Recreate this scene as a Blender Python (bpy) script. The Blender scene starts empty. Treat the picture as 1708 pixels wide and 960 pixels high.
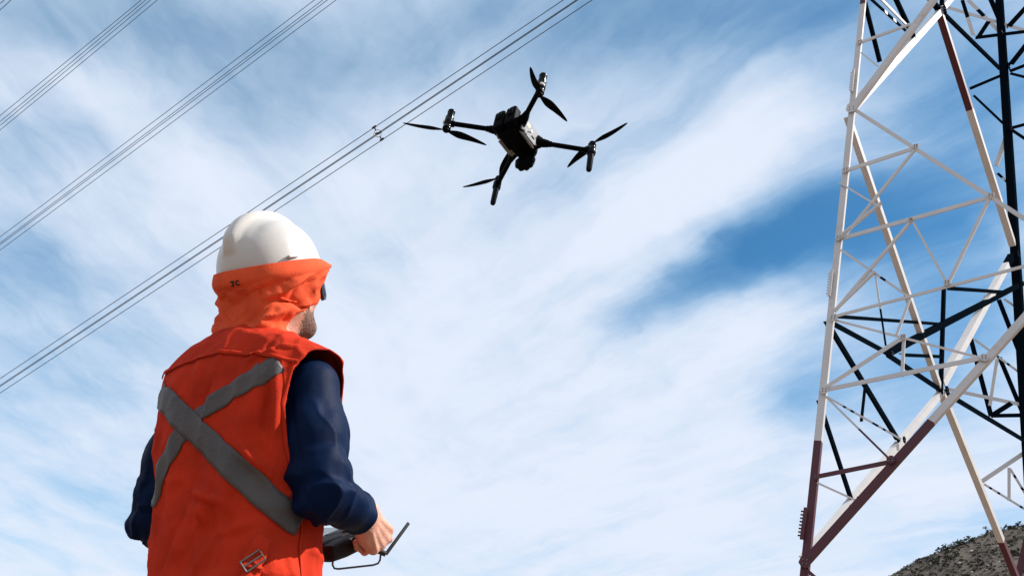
import bpy, bmesh, math, random
import numpy as np
from mathutils import Vector, Matrix

# ============================================================ camera, world, sun, exposure
SC = bpy.context.scene
COL = SC.collection
# GEO-BEGIN
FPX = 1328.0
PITCH, ROLL, CAM_H = math.radians(29), math.radians(6), 0.738
FW = np.array([0, math.cos(PITCH), math.sin(PITCH)])
_U = np.array([0, -math.sin(PITCH), math.cos(PITCH)])
RT = np.array([1., 0, 0]) * math.cos(ROLL) + _U * math.sin(ROLL)
UP = _U * math.cos(ROLL) - np.array([1., 0, 0]) * math.sin(ROLL)
C0 = np.array([0, 0, CAM_H])
def ray(px, py): return RT * (px - 854) / FPX + UP * (480 - py) / FPX + FW
def at_depth(px, py, z): return C0 + ray(px, py) * z
def at_dist(px, py, d):
    r = ray(px, py); return C0 + r * d / r[1]
def proj(w):
    w = np.asarray(w, float) - C0; z = w @ FW
    return 854 + FPX * (w @ RT) / z, 480 - FPX * (w @ UP) / z, z
# GEO-END
cam = bpy.data.cameras.new('camera')
cam.sensor_width = 36.0
cam.lens = 36.0 * FPX / 1708.0
cam.clip_start, cam.clip_end = 0.05, 20000
cam_o = bpy.data.objects.new('camera', cam); COL.objects.link(cam_o)
M = Matrix.Identity(4)
for i in range(3):
    M[i][0], M[i][1], M[i][2], M[i][3] = RT[i], UP[i], -FW[i], C0[i]
cam_o.matrix_world = M
SC.camera = cam_o

SUN_AZ, SUN_EL = math.radians(86), math.radians(46)      # azimuth clockwise from +Y
SUN_DIR = Vector((math.sin(SUN_AZ) * math.cos(SUN_EL), math.cos(SUN_AZ) * math.cos(SUN_EL), math.sin(SUN_EL)))
sl = bpy.data.lights.new('sun', 'SUN'); sl.energy = 5.0; sl.angle = math.radians(0.5); sl.color = (1.0, 0.96, 0.91)
so = bpy.data.objects.new('sun', sl); COL.objects.link(so)
so.rotation_euler = SUN_DIR.to_track_quat('Z', 'Y').to_euler()
so.location = (30, 10, 40)
SC.view_settings.view_transform = 'Standard'
SC.view_settings.look = 'None'
SC.view_settings.gamma = 1.0
SC.view_settings.exposure = 0.75
SC.cycles.max_bounces = 6

# ---- sky: Nishita sky with a sheet of cirrus laid out on a cloud plane overhead
W = bpy.data.worlds.new('World'); SC.world = W; W.use_nodes = True
NT = W.node_tree; NT.nodes.clear()
def N(t, **kw):
    n = NT.nodes.new(t)
    for k, v in kw.items(): setattr(n, k, v)
    return n
def lk(a, b): NT.links.new(a, b)
def vin(sock, v):
    if isinstance(v, (int, float, tuple, list)): sock.default_value = v
    else: lk(v, sock)
def mth(op, a, b=None, c=None, clamp=False):
    n = N('ShaderNodeMath', operation=op); n.use_clamp = clamp
    vin(n.inputs[0], a)
    if b is not None: vin(n.inputs[1], b)
    if c is not None: vin(n.inputs[2], c)
    return n.outputs[0]
def vmth(op, a, b=None, c=None):
    n = N('ShaderNodeVectorMath', operation=op)
    vin(n.inputs[0], a)
    if b is not None: vin(n.inputs[1], b)
    if c is not None: vin(n.inputs[2], c)
    return n.outputs['Value'] if op in ('DOT_PRODUCT', 'LENGTH') else n.outputs[0]
SKY_STRENGTH = 0.0595
ZOFF = 0.22
tc = N('ShaderNodeTexCoord'); sep = N('ShaderNodeSeparateXYZ'); lk(tc.outputs['Generated'], sep.inputs[0])
zz = mth('ADD', mth('MAXIMUM', sep.outputs[2], -0.1), ZOFF)
uu = mth('DIVIDE', sep.outputs[0], zz); vv = mth('DIVIDE', sep.outputs[1], zz)
cmb = N('ShaderNodeCombineXYZ'); lk(uu, cmb.inputs[0]); lk(vv, cmb.inputs[1])
UV = cmb.outputs[0]
def uv_of(px, py):
    r = ray(px, py); r = r / np.linalg.norm(r)
    return np.array([r[0] / (r[2] + ZOFF), r[1] / (r[2] + ZOFF)])
def noise(vec, scale, detail=4, rough=0.55, dist=0.0, color=False):
    n = N('ShaderNodeTexNoise'); n.inputs['Scale'].default_value = scale; n.inputs['Detail'].default_value = detail
    n.inputs['Roughness'].default_value = rough; n.inputs['Distortion'].default_value = dist
    lk(vec, n.inputs['Vector'])
    return n.outputs['Color'] if color else n.outputs[0]
# domain warp so that cloud edges are ragged
w1 = vmth('SUBTRACT', noise(UV, 2.2, 4, 0.6, color=True), (0.5, 0.5, 0.5))
UVW = vmth('MULTIPLY_ADD', w1, (0.15, 0.15, 0.0), UV)
w2 = vmth('SUBTRACT', noise(UV, 9.0, 3, 0.6, color=True), (0.5, 0.5, 0.5))
UVW = vmth('MULTIPLY_ADD', w2, (0.06, 0.06, 0.0), UVW)
UVF = vmth('MULTIPLY_ADD', w1, (0.10, 0.10, 0.0), UV)
# thin places (-) and thick places (+) of the cirrus: centre, half sizes, tilt, amount
CLOUDS = [
    (1350, 390, 150, 70, -18, -0.92), (1200, 445, 135, 48, -28, -0.68), (1570, 430, 190, 150, 0, -0.85), (1620, 120, 280, 200, 0, -0.52),
    (1290, 10, 220, 130, 0, -0.44), (1060, 40, 220, 130, 0, -0.40), (1075, 522, 95, 38, -32, -0.52),
    (1340, 650, 80, 120, 10, -0.42), (1530, 640, 170, 80, -15, -0.55), (1690, 900, 90, 60, 0, -0.35),
    (800, 60, 200, 150, 0, -0.32), (580, 110, 150, 120, 0, -0.26), (330, 50, 200, 100, 10, -0.48), (20, 10, 170, 110, 0, -0.36),
    (20, 440, 150, 110, 0, -0.42), (430, 190, 130, 80, 0, -0.32), (900, 330, 140, 60, -30, -0.15), (1010, 250, 300, 60, -25, -0.12),
    (130, 600, 260, 120, 0, -0.30), (640, 420, 60, 120, 20, -0.10), (60, 230, 140, 70, 0, -0.28), (850, 720, 130, 70, 0, -0.05),
    (1150, 320, 230, 40, -30, 0.30), (1230, 190, 190, 30, -33, 0.14), (150, 170, 170, 34, 42, 0.18), (350, 270, 150, 40, 48, 0.12),
    (1270, 560, 120, 50, -10, 0.22), (1650, 790, 160, 50, -10, 0.12), (950, 800, 420, 150, 0, 0.15), (620, 620, 160, 120, 0, 0.14), (1480, 250, 120, 28, -20, 0.2), (150, 830, 260, 90, 0, -0.18),
    (620, 270, 130, 60, -40, 0.12),
]
cov = mth('MULTIPLY_ADD', mth('SUBTRACT', noise(UV, 0.9, 2), 0.5), 0.2, 0.92)
for (px, py, rx, ry, ang, amp) in CLOUDS:
    c = uv_of(px, py); h = 4.0
    J = np.column_stack([(uv_of(px + h, py) - uv_of(px - h, py)) / (2 * h), (uv_of(px, py + h) - uv_of(px, py - h)) / (2 * h)])
    a = math.radians(ang)
    A = np.array([[math.cos(a) / rx, math.sin(a) / rx], [-math.sin(a) / ry, math.cos(a) / ry]])
    Q = A @ np.linalg.inv(J)
    dv = vmth('SUBTRACT', UVW, (float(c[0]), float(c[1]), 0))
    q1 = vmth('DOT_PRODUCT', dv, (float(Q[0, 0]), float(Q[0, 1]), 0)); q2 = vmth('DOT_PRODUCT', dv, (float(Q[1, 0]), float(Q[1, 1]), 0))
    d2 = mth('MULTIPLY_ADD', q1, q1, mth('MULTIPLY', q2, q2))
    cov = mth('MULTIPLY_ADD', mth('POWER', 0.3679, d2), amp, cov)
# fibrous streaks, two sets crossing the sky
def fibre(pa, pb, seed, sc_long, sc_cross):
    d = uv_of(*pb) - uv_of(*pa); d = d / np.linalg.norm(d)
    src = UVF if sc_cross > 12 else UVW
    al = vmth('DOT_PRODUCT', src, (float(d[0] * sc_long), float(d[1] * sc_long), 0))
    cr = vmth('DOT_PRODUCT', src, (float(-d[1] * sc_cross), float(d[0] * sc_cross), 0))
    cb = N('ShaderNodeCombineXYZ'); lk(al, cb.inputs[0]); lk(cr, cb.inputs[1]); cb.inputs[2].default_value = seed
    return mth('SUBTRACT', noise(cb.outputs[0], 1.0, 6, 0.6, 0.4), 0.5)
fr = mth('MULTIPLY_ADD', fibre((1000, 520), (1400, 310), 9.0, 3.0, 22.0), 0.24, fibre((1000, 520), (1400, 310), 1.0, 1.8, 8.5))
fl = mth('MULTIPLY_ADD', fibre((420, 420), (100, 60), 3.0, 3.0, 16.0), 0.16, fibre((420, 420), (100, 60), 5.0, 2.2, 6.5))
side = mth('MULTIPLY_ADD', uu, 1.6, 0.75, clamp=True)
mixf = N('ShaderNodeMix'); mixf.data_type = 'FLOAT'
lk(side, mixf.inputs[0]); lk(fl, mixf.inputs[2]); lk(fr, mixf.inputs[3])
puff = mth('SUBTRACT', noise(UVW, 4.5, 6, 0.62), 0.5)
den = mth('MULTIPLY_ADD', mixf.outputs[0], 0.8, cov)
den = mth('MULTIPLY_ADD', puff, 0.48, den)
mr = N('ShaderNodeMapRange'); mr.interpolation_type = 'SMOOTHSTEP'
lk(den, mr.inputs[0]); mr.inputs[1].default_value = -0.22; mr.inputs[2].default_value = 1.16
sky = N('ShaderNodeTexSky', sky_type='NISHITA'); sky.sun_disc = False
sky.sun_elevation = SUN_EL; sky.sun_rotation = SUN_AZ; sky.altitude = 1500; sky.air_density = 1.0; sky.dust_density = 0.4; sky.ozone_density = 2.0
cl = N('ShaderNodeMix'); cl.data_type = 'RGBA'
tint = N('ShaderNodeMix'); tint.data_type = 'RGBA'; tint.blend_type = 'MULTIPLY'; tint.inputs[0].default_value = 1.0
lk(sky.outputs[0], tint.inputs[6]); tint.inputs[7].default_value = (0.56, 1.22, 1.40, 1)
lk(mr.outputs[0], cl.inputs[0]); lk(tint.outputs[2], cl.inputs[6]); cc = N('ShaderNodeMix'); cc.data_type = 'RGBA'; lk(mr.outputs[0], cc.inputs[0]); cc.inputs[6].default_value = (4.0, 7.2, 10.2, 1); cc.inputs[7].default_value = (7.9, 8.6, 9.9, 1)
lk(cc.outputs[2], cl.inputs[7])
bg = N('ShaderNodeBackground'); bg.inputs[1].default_value = SKY_STRENGTH
lk(cl.outputs[2], bg.inputs[0])
wo = N('ShaderNodeOutputWorld'); lk(bg.outputs[0], wo.inputs[0])

# ============================================================ helpers
rng = np.random.default_rng(7)
random.seed(7)
def tag(o, label=None, cat=None, group=None, kind=None):
    if label: o['label'] = label
    if cat: o['category'] = cat
    if group: o['group'] = group
    if kind: o['kind'] = kind
    return o
def empty(name, loc=(0, 0, 0), mat=None):
    o = bpy.data.objects.new(name, None); COL.objects.link(o); o.empty_display_size = 0.1
    if mat is not None: o.matrix_world = mat
    else: o.location = loc
    return o
def link_mesh(name, me, mats, parent=None, smooth=True):
    o = bpy.data.objects.new(name, me); COL.objects.link(o)
    for m in (mats if isinstance(mats, (list, tuple)) else [mats]): me.materials.append(m)
    if smooth: me.polygons.foreach_set('use_smooth', [True] * len(me.polygons))
    if parent is not None: o.parent = parent
    return o
def pydata(name, V, F, mats, parent=None, smooth=True, mi=None):
    me = bpy.data.meshes.new(name)
    me.from_pydata([tuple(map(float, v)) for v in V], [], [tuple(map(int, f)) for f in F])
    o = link_mesh(name, me, mats, parent, smooth)
    if mi is not None: me.polygons.foreach_set('material_index', np.asarray(mi, dtype=np.int32))
    me.validate(); me.update()
    return o
class MB:
    """collects shapes into one bmesh"""
    def __init__(self): self.bm = bmesh.new(); self.mi = 0
    def _xf(self, vs, T):
        if T is not None: bmesh.ops.transform(self.bm, matrix=T, verts=vs)
        return vs
    def box(self, c, s, R=None, bev=0.0, seg=2, taper=None):
        r = bmesh.ops.create_cube(self.bm, size=1.0); vs = r['verts']
        for v in vs:
            k = 1.0
            if taper and v.co.z > 0: v.co.x *= taper[0]; v.co.y *= taper[1]
            v.co.x *= s[0]; v.co.y *= s[1]; v.co.z *= s[2]
        fs = set(f for v in vs for f in v.link_faces)
        if bev > 0:
            es = list(set(e for v in vs for e in v.link_edges))
            r2 = bmesh.ops.bevel(self.bm, geom=es, offset=bev, segments=seg, affect='EDGES', profile=0.5)
            fs = set(r2['faces']) | set(f for f in fs if f.is_valid)
            vs = list(set(v for f in fs for v in f.verts))
        T = Matrix.Translation(Vector(c)) @ (R.to_4x4() if R is not None else Matrix.Identity(4))
        bmesh.ops.transform(self.bm, matrix=T, verts=vs)
        for f in fs: f.material_index = self.mi
        return self
    def loft(self, rings, caps=True, closed=True):
        L = []
        for ring in rings: L.append([self.bm.verts.new(tuple(map(float, p))) for p in ring])
        n = len(L[0])
        for a, b in zip(L[:-1], L[1:]):
            for i in range(n if closed else n - 1):
                j = (i + 1) % n
                try: self.bm.faces.new((a[i], a[j], b[j], b[i])).material_index = self.mi
                except ValueError: pass
        if caps:
            self.bm.faces.new(L[0][::-1]).material_index = self.mi
            self.bm.faces.new(L[-1]).material_index = self.mi
        return self
    def tube(self, p0, p1, r0, r1=None, n=12, caps=True, bulge=None):
        r1 = r0 if r1 is None else r1
        return self.path([p0, p1], [r0, r1], n, caps)
    def path(self, pts, rs, n=10, caps=True):
        pts = [np.array(p, float) for p in pts]; rings = []
        if not isinstance(rs, (list, tuple)): rs = [rs] * len(pts)
        ref = None
        for i, p in enumerate(pts):
            t = pts[min(i + 1, len(pts) - 1)] - pts[max(i - 1, 0)]; t = t / np.linalg.norm(t)
            if ref is None:
                ref = np.cross(t, [0, 0, 1.0]); 
                if np.linalg.norm(ref) < 0.1: ref = np.cross(t, [0, 1.0, 0])
            u = ref - t * (ref @ t); u /= np.linalg.norm(u); ref = u; v = np.cross(t, u)
            rings.append([p + rs[i] * (math.cos(k * 2 * math.pi / n) * u + math.sin(k * 2 * math.pi / n) * v) for k in range(n)])
        return self.loft(rings, caps)
    def lathe(self, prof, c, ax=(0, 0, 1), n=20):
        ax = np.array(ax, float); ax /= np.linalg.norm(ax); c = np.array(c, float)
        u = np.cross(ax, [1.0, 0, 0]); 
        if np.linalg.norm(u) < 0.1: u = np.cross(ax, [0, 1.0, 0])
        u /= np.linalg.norm(u); v = np.cross(ax, u)
        return self.loft([[c + ax * z + max(r, 1e-4) * (math.cos(k * 2 * math.pi / n) * u + math.sin(k * 2 * math.pi / n) * v) for k in range(n)] for (r, z) in prof])
    def prism(self, poly, ez, c, ex, ey, th):
        """polygon (in ex,ey) thickened along ez by th, centred"""
        ex, ey, ez, c = map(lambda q: np.array(q, float), (ex, ey, ez, c))
        return self.loft([[c + ex * a + ey * b - ez * th / 2 for a, b in poly], [c + ex * a + ey * b + ez * th / 2 for a, b in poly]])
    def build(self, name, mats, parent=None, smooth=True, auto=40):
        bmesh.ops.recalc_face_normals(self.bm, faces=self.bm.faces)
        me = bpy.data.meshes.new(name); self.bm.to_mesh(me); self.bm.free()
        o = link_mesh(name, me, mats, parent, False)
        if smooth:
            me.polygons.foreach_set('use_smooth', [True] * len(me.polygons))
            me.set_sharp_from_angle(angle=math.radians(auto))
        return o

MATS = {}
def mat(name, col, rough=0.6, metal=0.0, var=0.12, nscale=8.0, bump=0.0, bscale=60.0, spec=0.5, col2=None, detail=5, sheen=0.0, coat=0.0, stretch=(1, 1, 1)):
    m = bpy.data.materials.new(name); m.use_nodes = True
    nt = m.node_tree; b = nt.nodes['Principled BSDF']
    b.inputs['Roughness'].default_value = rough; b.inputs['Metallic'].default_value = metal
    b.inputs['Specular IOR Level'].default_value = spec
    if sheen: b.inputs['Sheen Weight'].default_value = sheen
    if coat: b.inputs['Coat Weight'].default_value = coat
    t = nt.nodes.new('ShaderNodeTexCoord'); mp = nt.nodes.new('ShaderNodeMapping'); mp.inputs['Scale'].default_value = stretch
    nt.links.new(t.outputs['Object'], mp.inputs[0])
    n = nt.nodes.new('ShaderNodeTexNoise'); n.inputs['Scale'].default_value = nscale; n.inputs['Detail'].default_value = detail
    nt.links.new(mp.outputs[0], n.inputs['Vector'])
    r = nt.nodes.new('ShaderNodeValToRGB'); c = np.array(col, float)
    c2 = np.array(col2, float) if col2 is not None else c * (1 + var)
    c1 = c if col2 is not None else c * (1 - var)
    r.color_ramp.elements[0].position = 0.3; r.color_ramp.elements[1].position = 0.7
    r.color_ramp.elements[0].color = (*np.clip(c1, 0, 1), 1); r.color_ramp.elements[1].color = (*np.clip(c2, 0, 1), 1)
    nt.links.new(n.outputs[0], r.inputs[0]); nt.links.new(r.outputs[0], b.inputs['Base Color'])
    if bump:
        n2 = nt.nodes.new('ShaderNodeTexNoise'); n2.inputs['Scale'].default_value = bscale; n2.inputs['Detail'].default_value = 4
        nt.links.new(mp.outputs[0], n2.inputs['Vector'])
        bp = nt.nodes.new('ShaderNodeBump'); bp.inputs['Strength'].default_value = bump; bp.inputs['Distance'].default_value = 0.01
        nt.links.new(n2.outputs[0], bp.inputs['Height']); nt.links.new(bp.outputs[0], b.inputs['Normal'])
    MATS[name] = m
    return m

# GEO-BEGIN
def vnoise(P, seed=0):
    """value noise, P (n,3) -> (n,) in 0..1"""
    P = np.asarray(P, float); I = np.floor(P).astype(np.int64); f = P - I; f = f * f * (3 - 2 * f)
    def h(ix, iy, iz):
        n = (ix * 374761393 + iy * 668265263 + iz * 2147483647 + seed * 1274126177) & 0xffffffff
        n = ((n ^ (n >> 13)) * 1274126177) & 0xffffffff
        return ((n ^ (n >> 16)) & 0xffff) / 65535.0
    out = 0
    for dx in (0, 1):
        for dy in (0, 1):
            for dz in (0, 1):
                w = (f[:, 0] if dx else 1 - f[:, 0]) * (f[:, 1] if dy else 1 - f[:, 1]) * (f[:, 2] if dz else 1 - f[:, 2])
                out = out + w * h(I[:, 0] + dx, I[:, 1] + dy, I[:, 2] + dz)
    return out
def fbm(P, seed=0, oct=3):
    P = np.asarray(P, float); s = 0; a = 0.5; t = 0
    for o in range(oct):
        s = s + a * vnoise(P * 2 ** o, seed + o); t += a; a *= 0.5
    return s / t
def smooth01(x): x = np.clip(x, 0, 1); return x * x * (3 - 2 * x)
# GEO-END

# ============================================================ ground and hill
def ground_mat():
    m = mat('dry_earth', (0.17, 0.12, 0.085), 0.95, var=0.3, nscale=0.6, bump=0.6, bscale=6.0, spec=0.1)
    return m
M_earth = ground_mat()
def ground_h(x, y):
    r = np.hypot(x, y)
    t = smooth01((y - 6) / 20.0) * smooth01((x + 4) / 12.0)
    return 1.1 * t + (fbm(np.stack([x * 0.25, y * 0.25, 0 * x], 1), 3) - 0.5) * 0.25 * smooth01((r - 3) / 10) - 0.02
gx = np.concatenate([-np.geomspace(6000, 30, 14), np.linspace(-24, 40, 65), np.geomspace(46, 6000, 14)])
gy = np.concatenate([-np.geomspace(6000, 20, 12), np.linspace(-16, 44, 61), np.geomspace(50, 6000, 14)])
GX, GY = np.meshgrid(gx, gy); V = np.stack([GX.ravel(), GY.ravel(), np.zeros(GX.size)], 1)
V[:, 2] = ground_h(V[:, 0], V[:, 1]); nx = len(gx)
F = [(j * nx + i, j * nx + i + 1, (j + 1) * nx + i + 1, (j + 1) * nx + i) for j in range(len(gy) - 1) for i in range(nx - 1)]
tag(pydata('ground', V, F, M_earth), kind='structure')

M_hill = mat('hill_soil', (0.055, 0.048, 0.042), 0.95, nscale=0.3, col2=(0.11, 0.092, 0.075), bump=0.8, bscale=1.5, spec=0.05, detail=9)
HILL_Y = 140.0
_r = np.array([at_dist(px, py, HILL_Y) for px, py in ((1478, 960), (1500, 947), (1530, 932), (1560, 919), (1600, 903), (1650, 884), (1680, 879), (1712, 876))])
RIDGE_X = np.r_[-20, 20, 45, _r[:, 0], 112, 150, 220, 320.]
RIDGE_Z = np.r_[1.0, 4.0, _r[0, 2] - (_r[0, 0] - 45) * .45, _r[:, 2] + .0, _r[-1, 2] + 3, _r[-1, 2] + 11, _r[-1, 2] + 16, 10.0]
def hill_h(x, y):
    rz = np.interp(x, RIDGE_X, RIDGE_Z)
    d = (y - HILL_Y)
    fr = np.where(d < 0, np.clip(1 + d / 85.0, 0, 1), np.clip(1 - d / 160.0, 0, 1))
    sh = np.where(d < 0, 1 - (1 - fr) ** 1.25, fr)
    n = (fbm(np.stack([x * 0.06, y * 0.06, 0 * x], 1), 11, 4) - 0.5) * 3.0 + (fbm(np.stack([x * 0.4, y * 0.4, 0 * x], 1), 12, 3) - 0.5) * 0.7
    return rz * sh + n * np.clip(rz / 20, 0, 1) * np.clip(sh * 2, 0, 1) * np.clip((140.5 - np.abs(d)) / 40, 0.0, 1) - 1.5 * (1 - np.clip(sh * 4, 0, 1))
hx = np.concatenate([np.linspace(-20, 44, 17), np.linspace(46, 130, 85), np.linspace(134, 320, 24)])
hy = np.concatenate([np.linspace(50, 84, 12), np.linspace(86, 150, 65), np.linspace(156, 310, 18)])
HX, HY = np.meshgrid(hx, hy); V = np.stack([HX.ravel(), HY.ravel(), np.zeros(HX.size)], 1)
V[:, 2] = hill_h(V[:, 0], V[:, 1]); nx = len(hx)
F = [(j * nx + i, j * nx + i + 1, (j + 1) * nx + i + 1, (j + 1) * nx + i) for j in range(len(hy) - 1) for i in range(nx - 1)]
tag(pydata('hill', V, F, M_hill), kind='structure')
# scrub and stones on the hillside
ICO_V = []; ICO_F = []
_b = bmesh.new(); bmesh.ops.create_icosphere(_b, subdivisions=1, radius=1.0)
_b.verts.ensure_lookup_table(); ICO_V = np.array([v.co[:] for v in _b.verts]); ICO_F = np.array([[v.index for v in f.verts] for f in _b.faces]); _b.free()
def leafy(c, r, nleaf, rg, sz=0.32, flat=0.85):
    """a clump of small leaf faces filling an uneven volume"""
    d = rg.normal(size=(nleaf, 3)); d /= np.linalg.norm(d, axis=1)[:, None]
    rad = rg.uniform(0.35, 1.0, nleaf) ** 0.6 * (0.75 + 0.5 * vnoise(d * 2.1 + c[:2].sum(), 5))
    p = d * rad[:, None] * r; p[:, 2] = np.abs(p[:, 2]) * flat
    u = rg.normal(size=(nleaf, 3)); u /= np.linalg.norm(u, axis=1)[:, None]
    w = np.cross(u, rg.normal(size=(nleaf, 3))); w /= np.linalg.norm(w, axis=1)[:, None]
    s = r * sz * rg.uniform(0.6, 1.3, nleaf)[:, None]
    P = p + c
    V = np.concatenate([P - u * s, P + w * s * 0.5, P + u * s, P - w * s * 0.5]); i = np.arange(nleaf)
    return V, np.stack([i, i + nleaf, i + 2 * nleaf, i + 3 * nleaf], 1)
M_scrub = [mat('scrub_grey_green', (0.042, 0.046, 0.036), 0.9, var=0.4, nscale=0.5, spec=0.1), mat('scrub_brown', (0.05, 0.043, 0.034), 0.9, var=0.4, nscale=0.5, spec=0.1),
           mat('scrub_olive', (0.042, 0.046, 0.028), 0.9, var=0.4, nscale=0.5, spec=0.1)]
Vs, Fs, Ms = [], [], []; nv = 0
rg = np.random.default_rng(21)
for k in range(5200):
    x = rg.uniform(50, 125); y = rg.uniform(82, 142)
    c = np.array([x, y, float(hill_h(np.array([x]), np.array([y]))[0])])
    r = rg.uniform(0.18, 0.5) * (1.5 if rg.random() < 0.08 else 1)
    v, f = leafy(c, r, 12, rg, 0.45, 0.75)
    Vs.append(v); Fs.append(f + nv); Ms.append(np.full(len(f), rg.integers(0, 3))); nv += len(v)
tag(pydata('hill_scrub', np.concatenate(Vs), np.concatenate(Fs), M_scrub, None, False, np.concatenate(Ms)), kind='stuff')
M_rock = mat('pale_stone', (0.34, 0.30, 0.26), 0.9, var=0.25, nscale=2.0)
Vs, Fs = [], []; nv = 0
for k in range(700):
    x = rg.uniform(50, 125); y = rg.uniform(82, 141)
    c = np.array([x, y, float(hill_h(np.array([x]), np.array([y]))[0])])
    r = rg.uniform(0.08, 0.3) * np.array([rg.uniform(0.8, 1.6), rg.uniform(0.8, 1.4), rg.uniform(0.5, 0.9)])
    v = ICO_V * (1 + rg.uniform(-0.25, 0.25, (len(ICO_V), 1))) * r + c
    Vs.append(v); Fs.append(ICO_F + nv); nv += len(v)
tag(pydata('hill_stones', np.concatenate(Vs), np.concatenate(Fs), M_rock, None, False), kind='stuff')
# bushes that break the skyline, one by one
M_twig = mat('twig', (0.06, 0.045, 0.035), 0.9)
BUSH = [(1508, 0.45, 'small low bush lowest on the hill skyline'), (1530, 0.6, 'rounded dark bush on the lower hill skyline'),
        (1545, 0.5, 'small tufted bush beside a bigger one on the lower ridge'), (1569, 0.8, 'dark bush standing out halfway up the hill skyline'),
        (1579, 0.95, 'larger spiky bush halfway up the hill skyline'), (1588, 0.6, 'low bush just above the two larger ones on the ridge'),
        (1598, 0.9, 'broad bush on the hill skyline below the pale tower strut'), (1604, 0.6, 'small bush tucked beside a broad one on the ridge'),
        (1614, 0.9, 'tall tufted bush on the ridge left of the lone thin shrub'), (1622, 0.5, 'low bush left of the lone thin shrub on the ridge'),
        (1679, 0.7, 'bush on the hilltop right of the pale tower strut'), (1686, 0.5, 'small bush on the hilltop near the right picture edge'),
        (1700, 0.9, 'large bush on the hilltop at the right picture edge')]
def ridge_x(px):
    lo, hi = 40.0, 130.0
    for _ in range(40):
        mid = (lo + hi) / 2
        p = proj((mid, HILL_Y - 1, np.interp(mid, RIDGE_X, RIDGE_Z)))[0]
        if p < px: lo = mid
        else: hi = mid
    return lo
for px, r, lab in BUSH:
    x = ridge_x(px); y = HILL_Y - 1
    z = float(hill_h(np.array([x]), np.array([y]))[0])
    e = tag(empty('bush', (x, y, z)), lab, 'bush', 'bushes along the hill skyline')
    v, f = leafy(np.array([0, 0, 0.15 * r]), r, 60, rg, 0.26, 1.05); pydata('foliage', v, f, M_scrub[int(rg.integers(0, 3))], e, False)
    mb = MB()
    for k in range(4):
        a = rg.uniform(0, 6.28); mb.tube((0, 0, -0.2), (0.5 * r * math.cos(a), 0.5 * r * math.sin(a), 0.75 * r), 0.03, 0.012, 5)
    mb.build('stem', M_twig, e)
x = ridge_x(1645); y = HILL_Y - 1; z = float(hill_h(np.array([x]), np.array([y]))[0])
e = tag(empty('shrub', (x, y, z)), 'lone thin shrub with a bare stem standing up from the hill skyline', 'shrub')
mb = MB(); mb.path([(0, 0, -0.2), (0.05, 0, 0.6), (0.0, 0, 1.1)], [0.06, 0.05, 0.03], 6)
for a in range(5): mb.tube((0, 0, 0.7 + a * 0.08), (0.35 * math.cos(a * 2.1), 0.3 * math.sin(a * 2.1), 1.15 + a * 0.08), 0.025, 0.012, 5)
mb.build('stem', M_twig, e)
v, f = leafy(np.array([0, 0, 1.0]), 0.45, 50, rg, 0.26, 1.0); pydata('foliage', v, f, M_scrub[0], e, False)

# ============================================================ transmission tower
def paint(name, col, rough, dirt):
    """weathered paint: base colour with streaks and specks of dirt and rust"""
    m = mat(name, col, rough, var=0.06, nscale=1.5, bump=0.12, bscale=30)
    nt = m.node_tree; b = nt.nodes['Principled BSDF']
    src = b.inputs['Base Color'].links[0].from_socket
    t = nt.nodes.new('ShaderNodeTexCoord'); n = nt.nodes.new('ShaderNodeTexNoise')
    n.inputs['Scale'].default_value = 3.0; n.inputs['Detail'].default_value = 8; n.inputs['Roughness'].default_value = 0.7
    nt.links.new(t.outputs['Object'], n.inputs['Vector'])
    r = nt.nodes.new('ShaderNodeValToRGB'); r.color_ramp.elements[0].position = 0.56; r.color_ramp.elements[1].position = 0.75
    nt.links.new(n.outputs[0], r.inputs[0])
    mx = nt.nodes.new('ShaderNodeMix'); mx.data_type = 'RGBA'
    k = nt.nodes.new('ShaderNodeMath'); k.operation = 'MULTIPLY'; k.inputs[1].default_value = 0.55
    nt.links.new(r.outputs[0], k.inputs[0]); nt.links.new(k.outputs[0], mx.inputs[0]); nt.links.new(src, mx.inputs[6])
    mx.inputs[7].default_value = (*dirt, 1); nt.links.new(mx.outputs[2], b.inputs['Base Color'])
    return m
TW = paint('white_paint', (0.50, 0.48, 0.465), 0.5, (0.28, 0.25, 0.225))
TR = paint('red_paint', (0.062, 0.005, 0.013), 0.6, (0.06, 0.012, 0.015))
TD = paint('shade_dark_steel', (0.0025, 0.005, 0.0085), 0.9, (0.006, 0.006, 0.006)); TD.node_tree.nodes['Principled BSDF'].inputs['Specular IOR Level'].default_value = 0.0  # near-black colour standing in for shade on the tower's steel
L_FOOT = at_dist(1341, 950, 14.0); L_TOP = at_dist(1439, 0, 14.7)
_hf = np.array([math.cos(math.radians(-34)), math.sin(math.radians(-34)), 0]); _hs = np.array([math.cos(math.radians(44)), math.sin(math.radians(44)), 0])
def plane(p, a, b):
    n = np.cross(a, b); n /= np.linalg.norm(n)
    if n @ (C0 - p) < 0: n = -n
    return (p, n)
PL_F = plane(L_FOOT, L_TOP - L_FOOT, _hf); PL_S = plane(L_FOOT, L_TOP - L_FOOT, _hs)
def hit(px, py, pl):
    r = ray(px, py); t = ((pl[0] - C0) @ pl[1]) / (r @ pl[1]); return C0 + t * r
B_FOOT = hit(1737, 960, PL_S); B_TOP = hit(1673, 0, PL_S)
PL_K = plane(B_FOOT, B_TOP - B_FOOT, _hf)
PLS = {'F': PL_F, 'S': PL_S, 'K': PL_K}
tower = tag(empty('transmission_tower', tuple(L_FOOT - np.array([0, 0, 2.0]))), 'tall lattice power tower with white, dark red and shade-darkened steel members at the right', 'pylon')
T_ORG = L_FOOT - np.array([0, 0, 2.0])
_off = [0]
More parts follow.
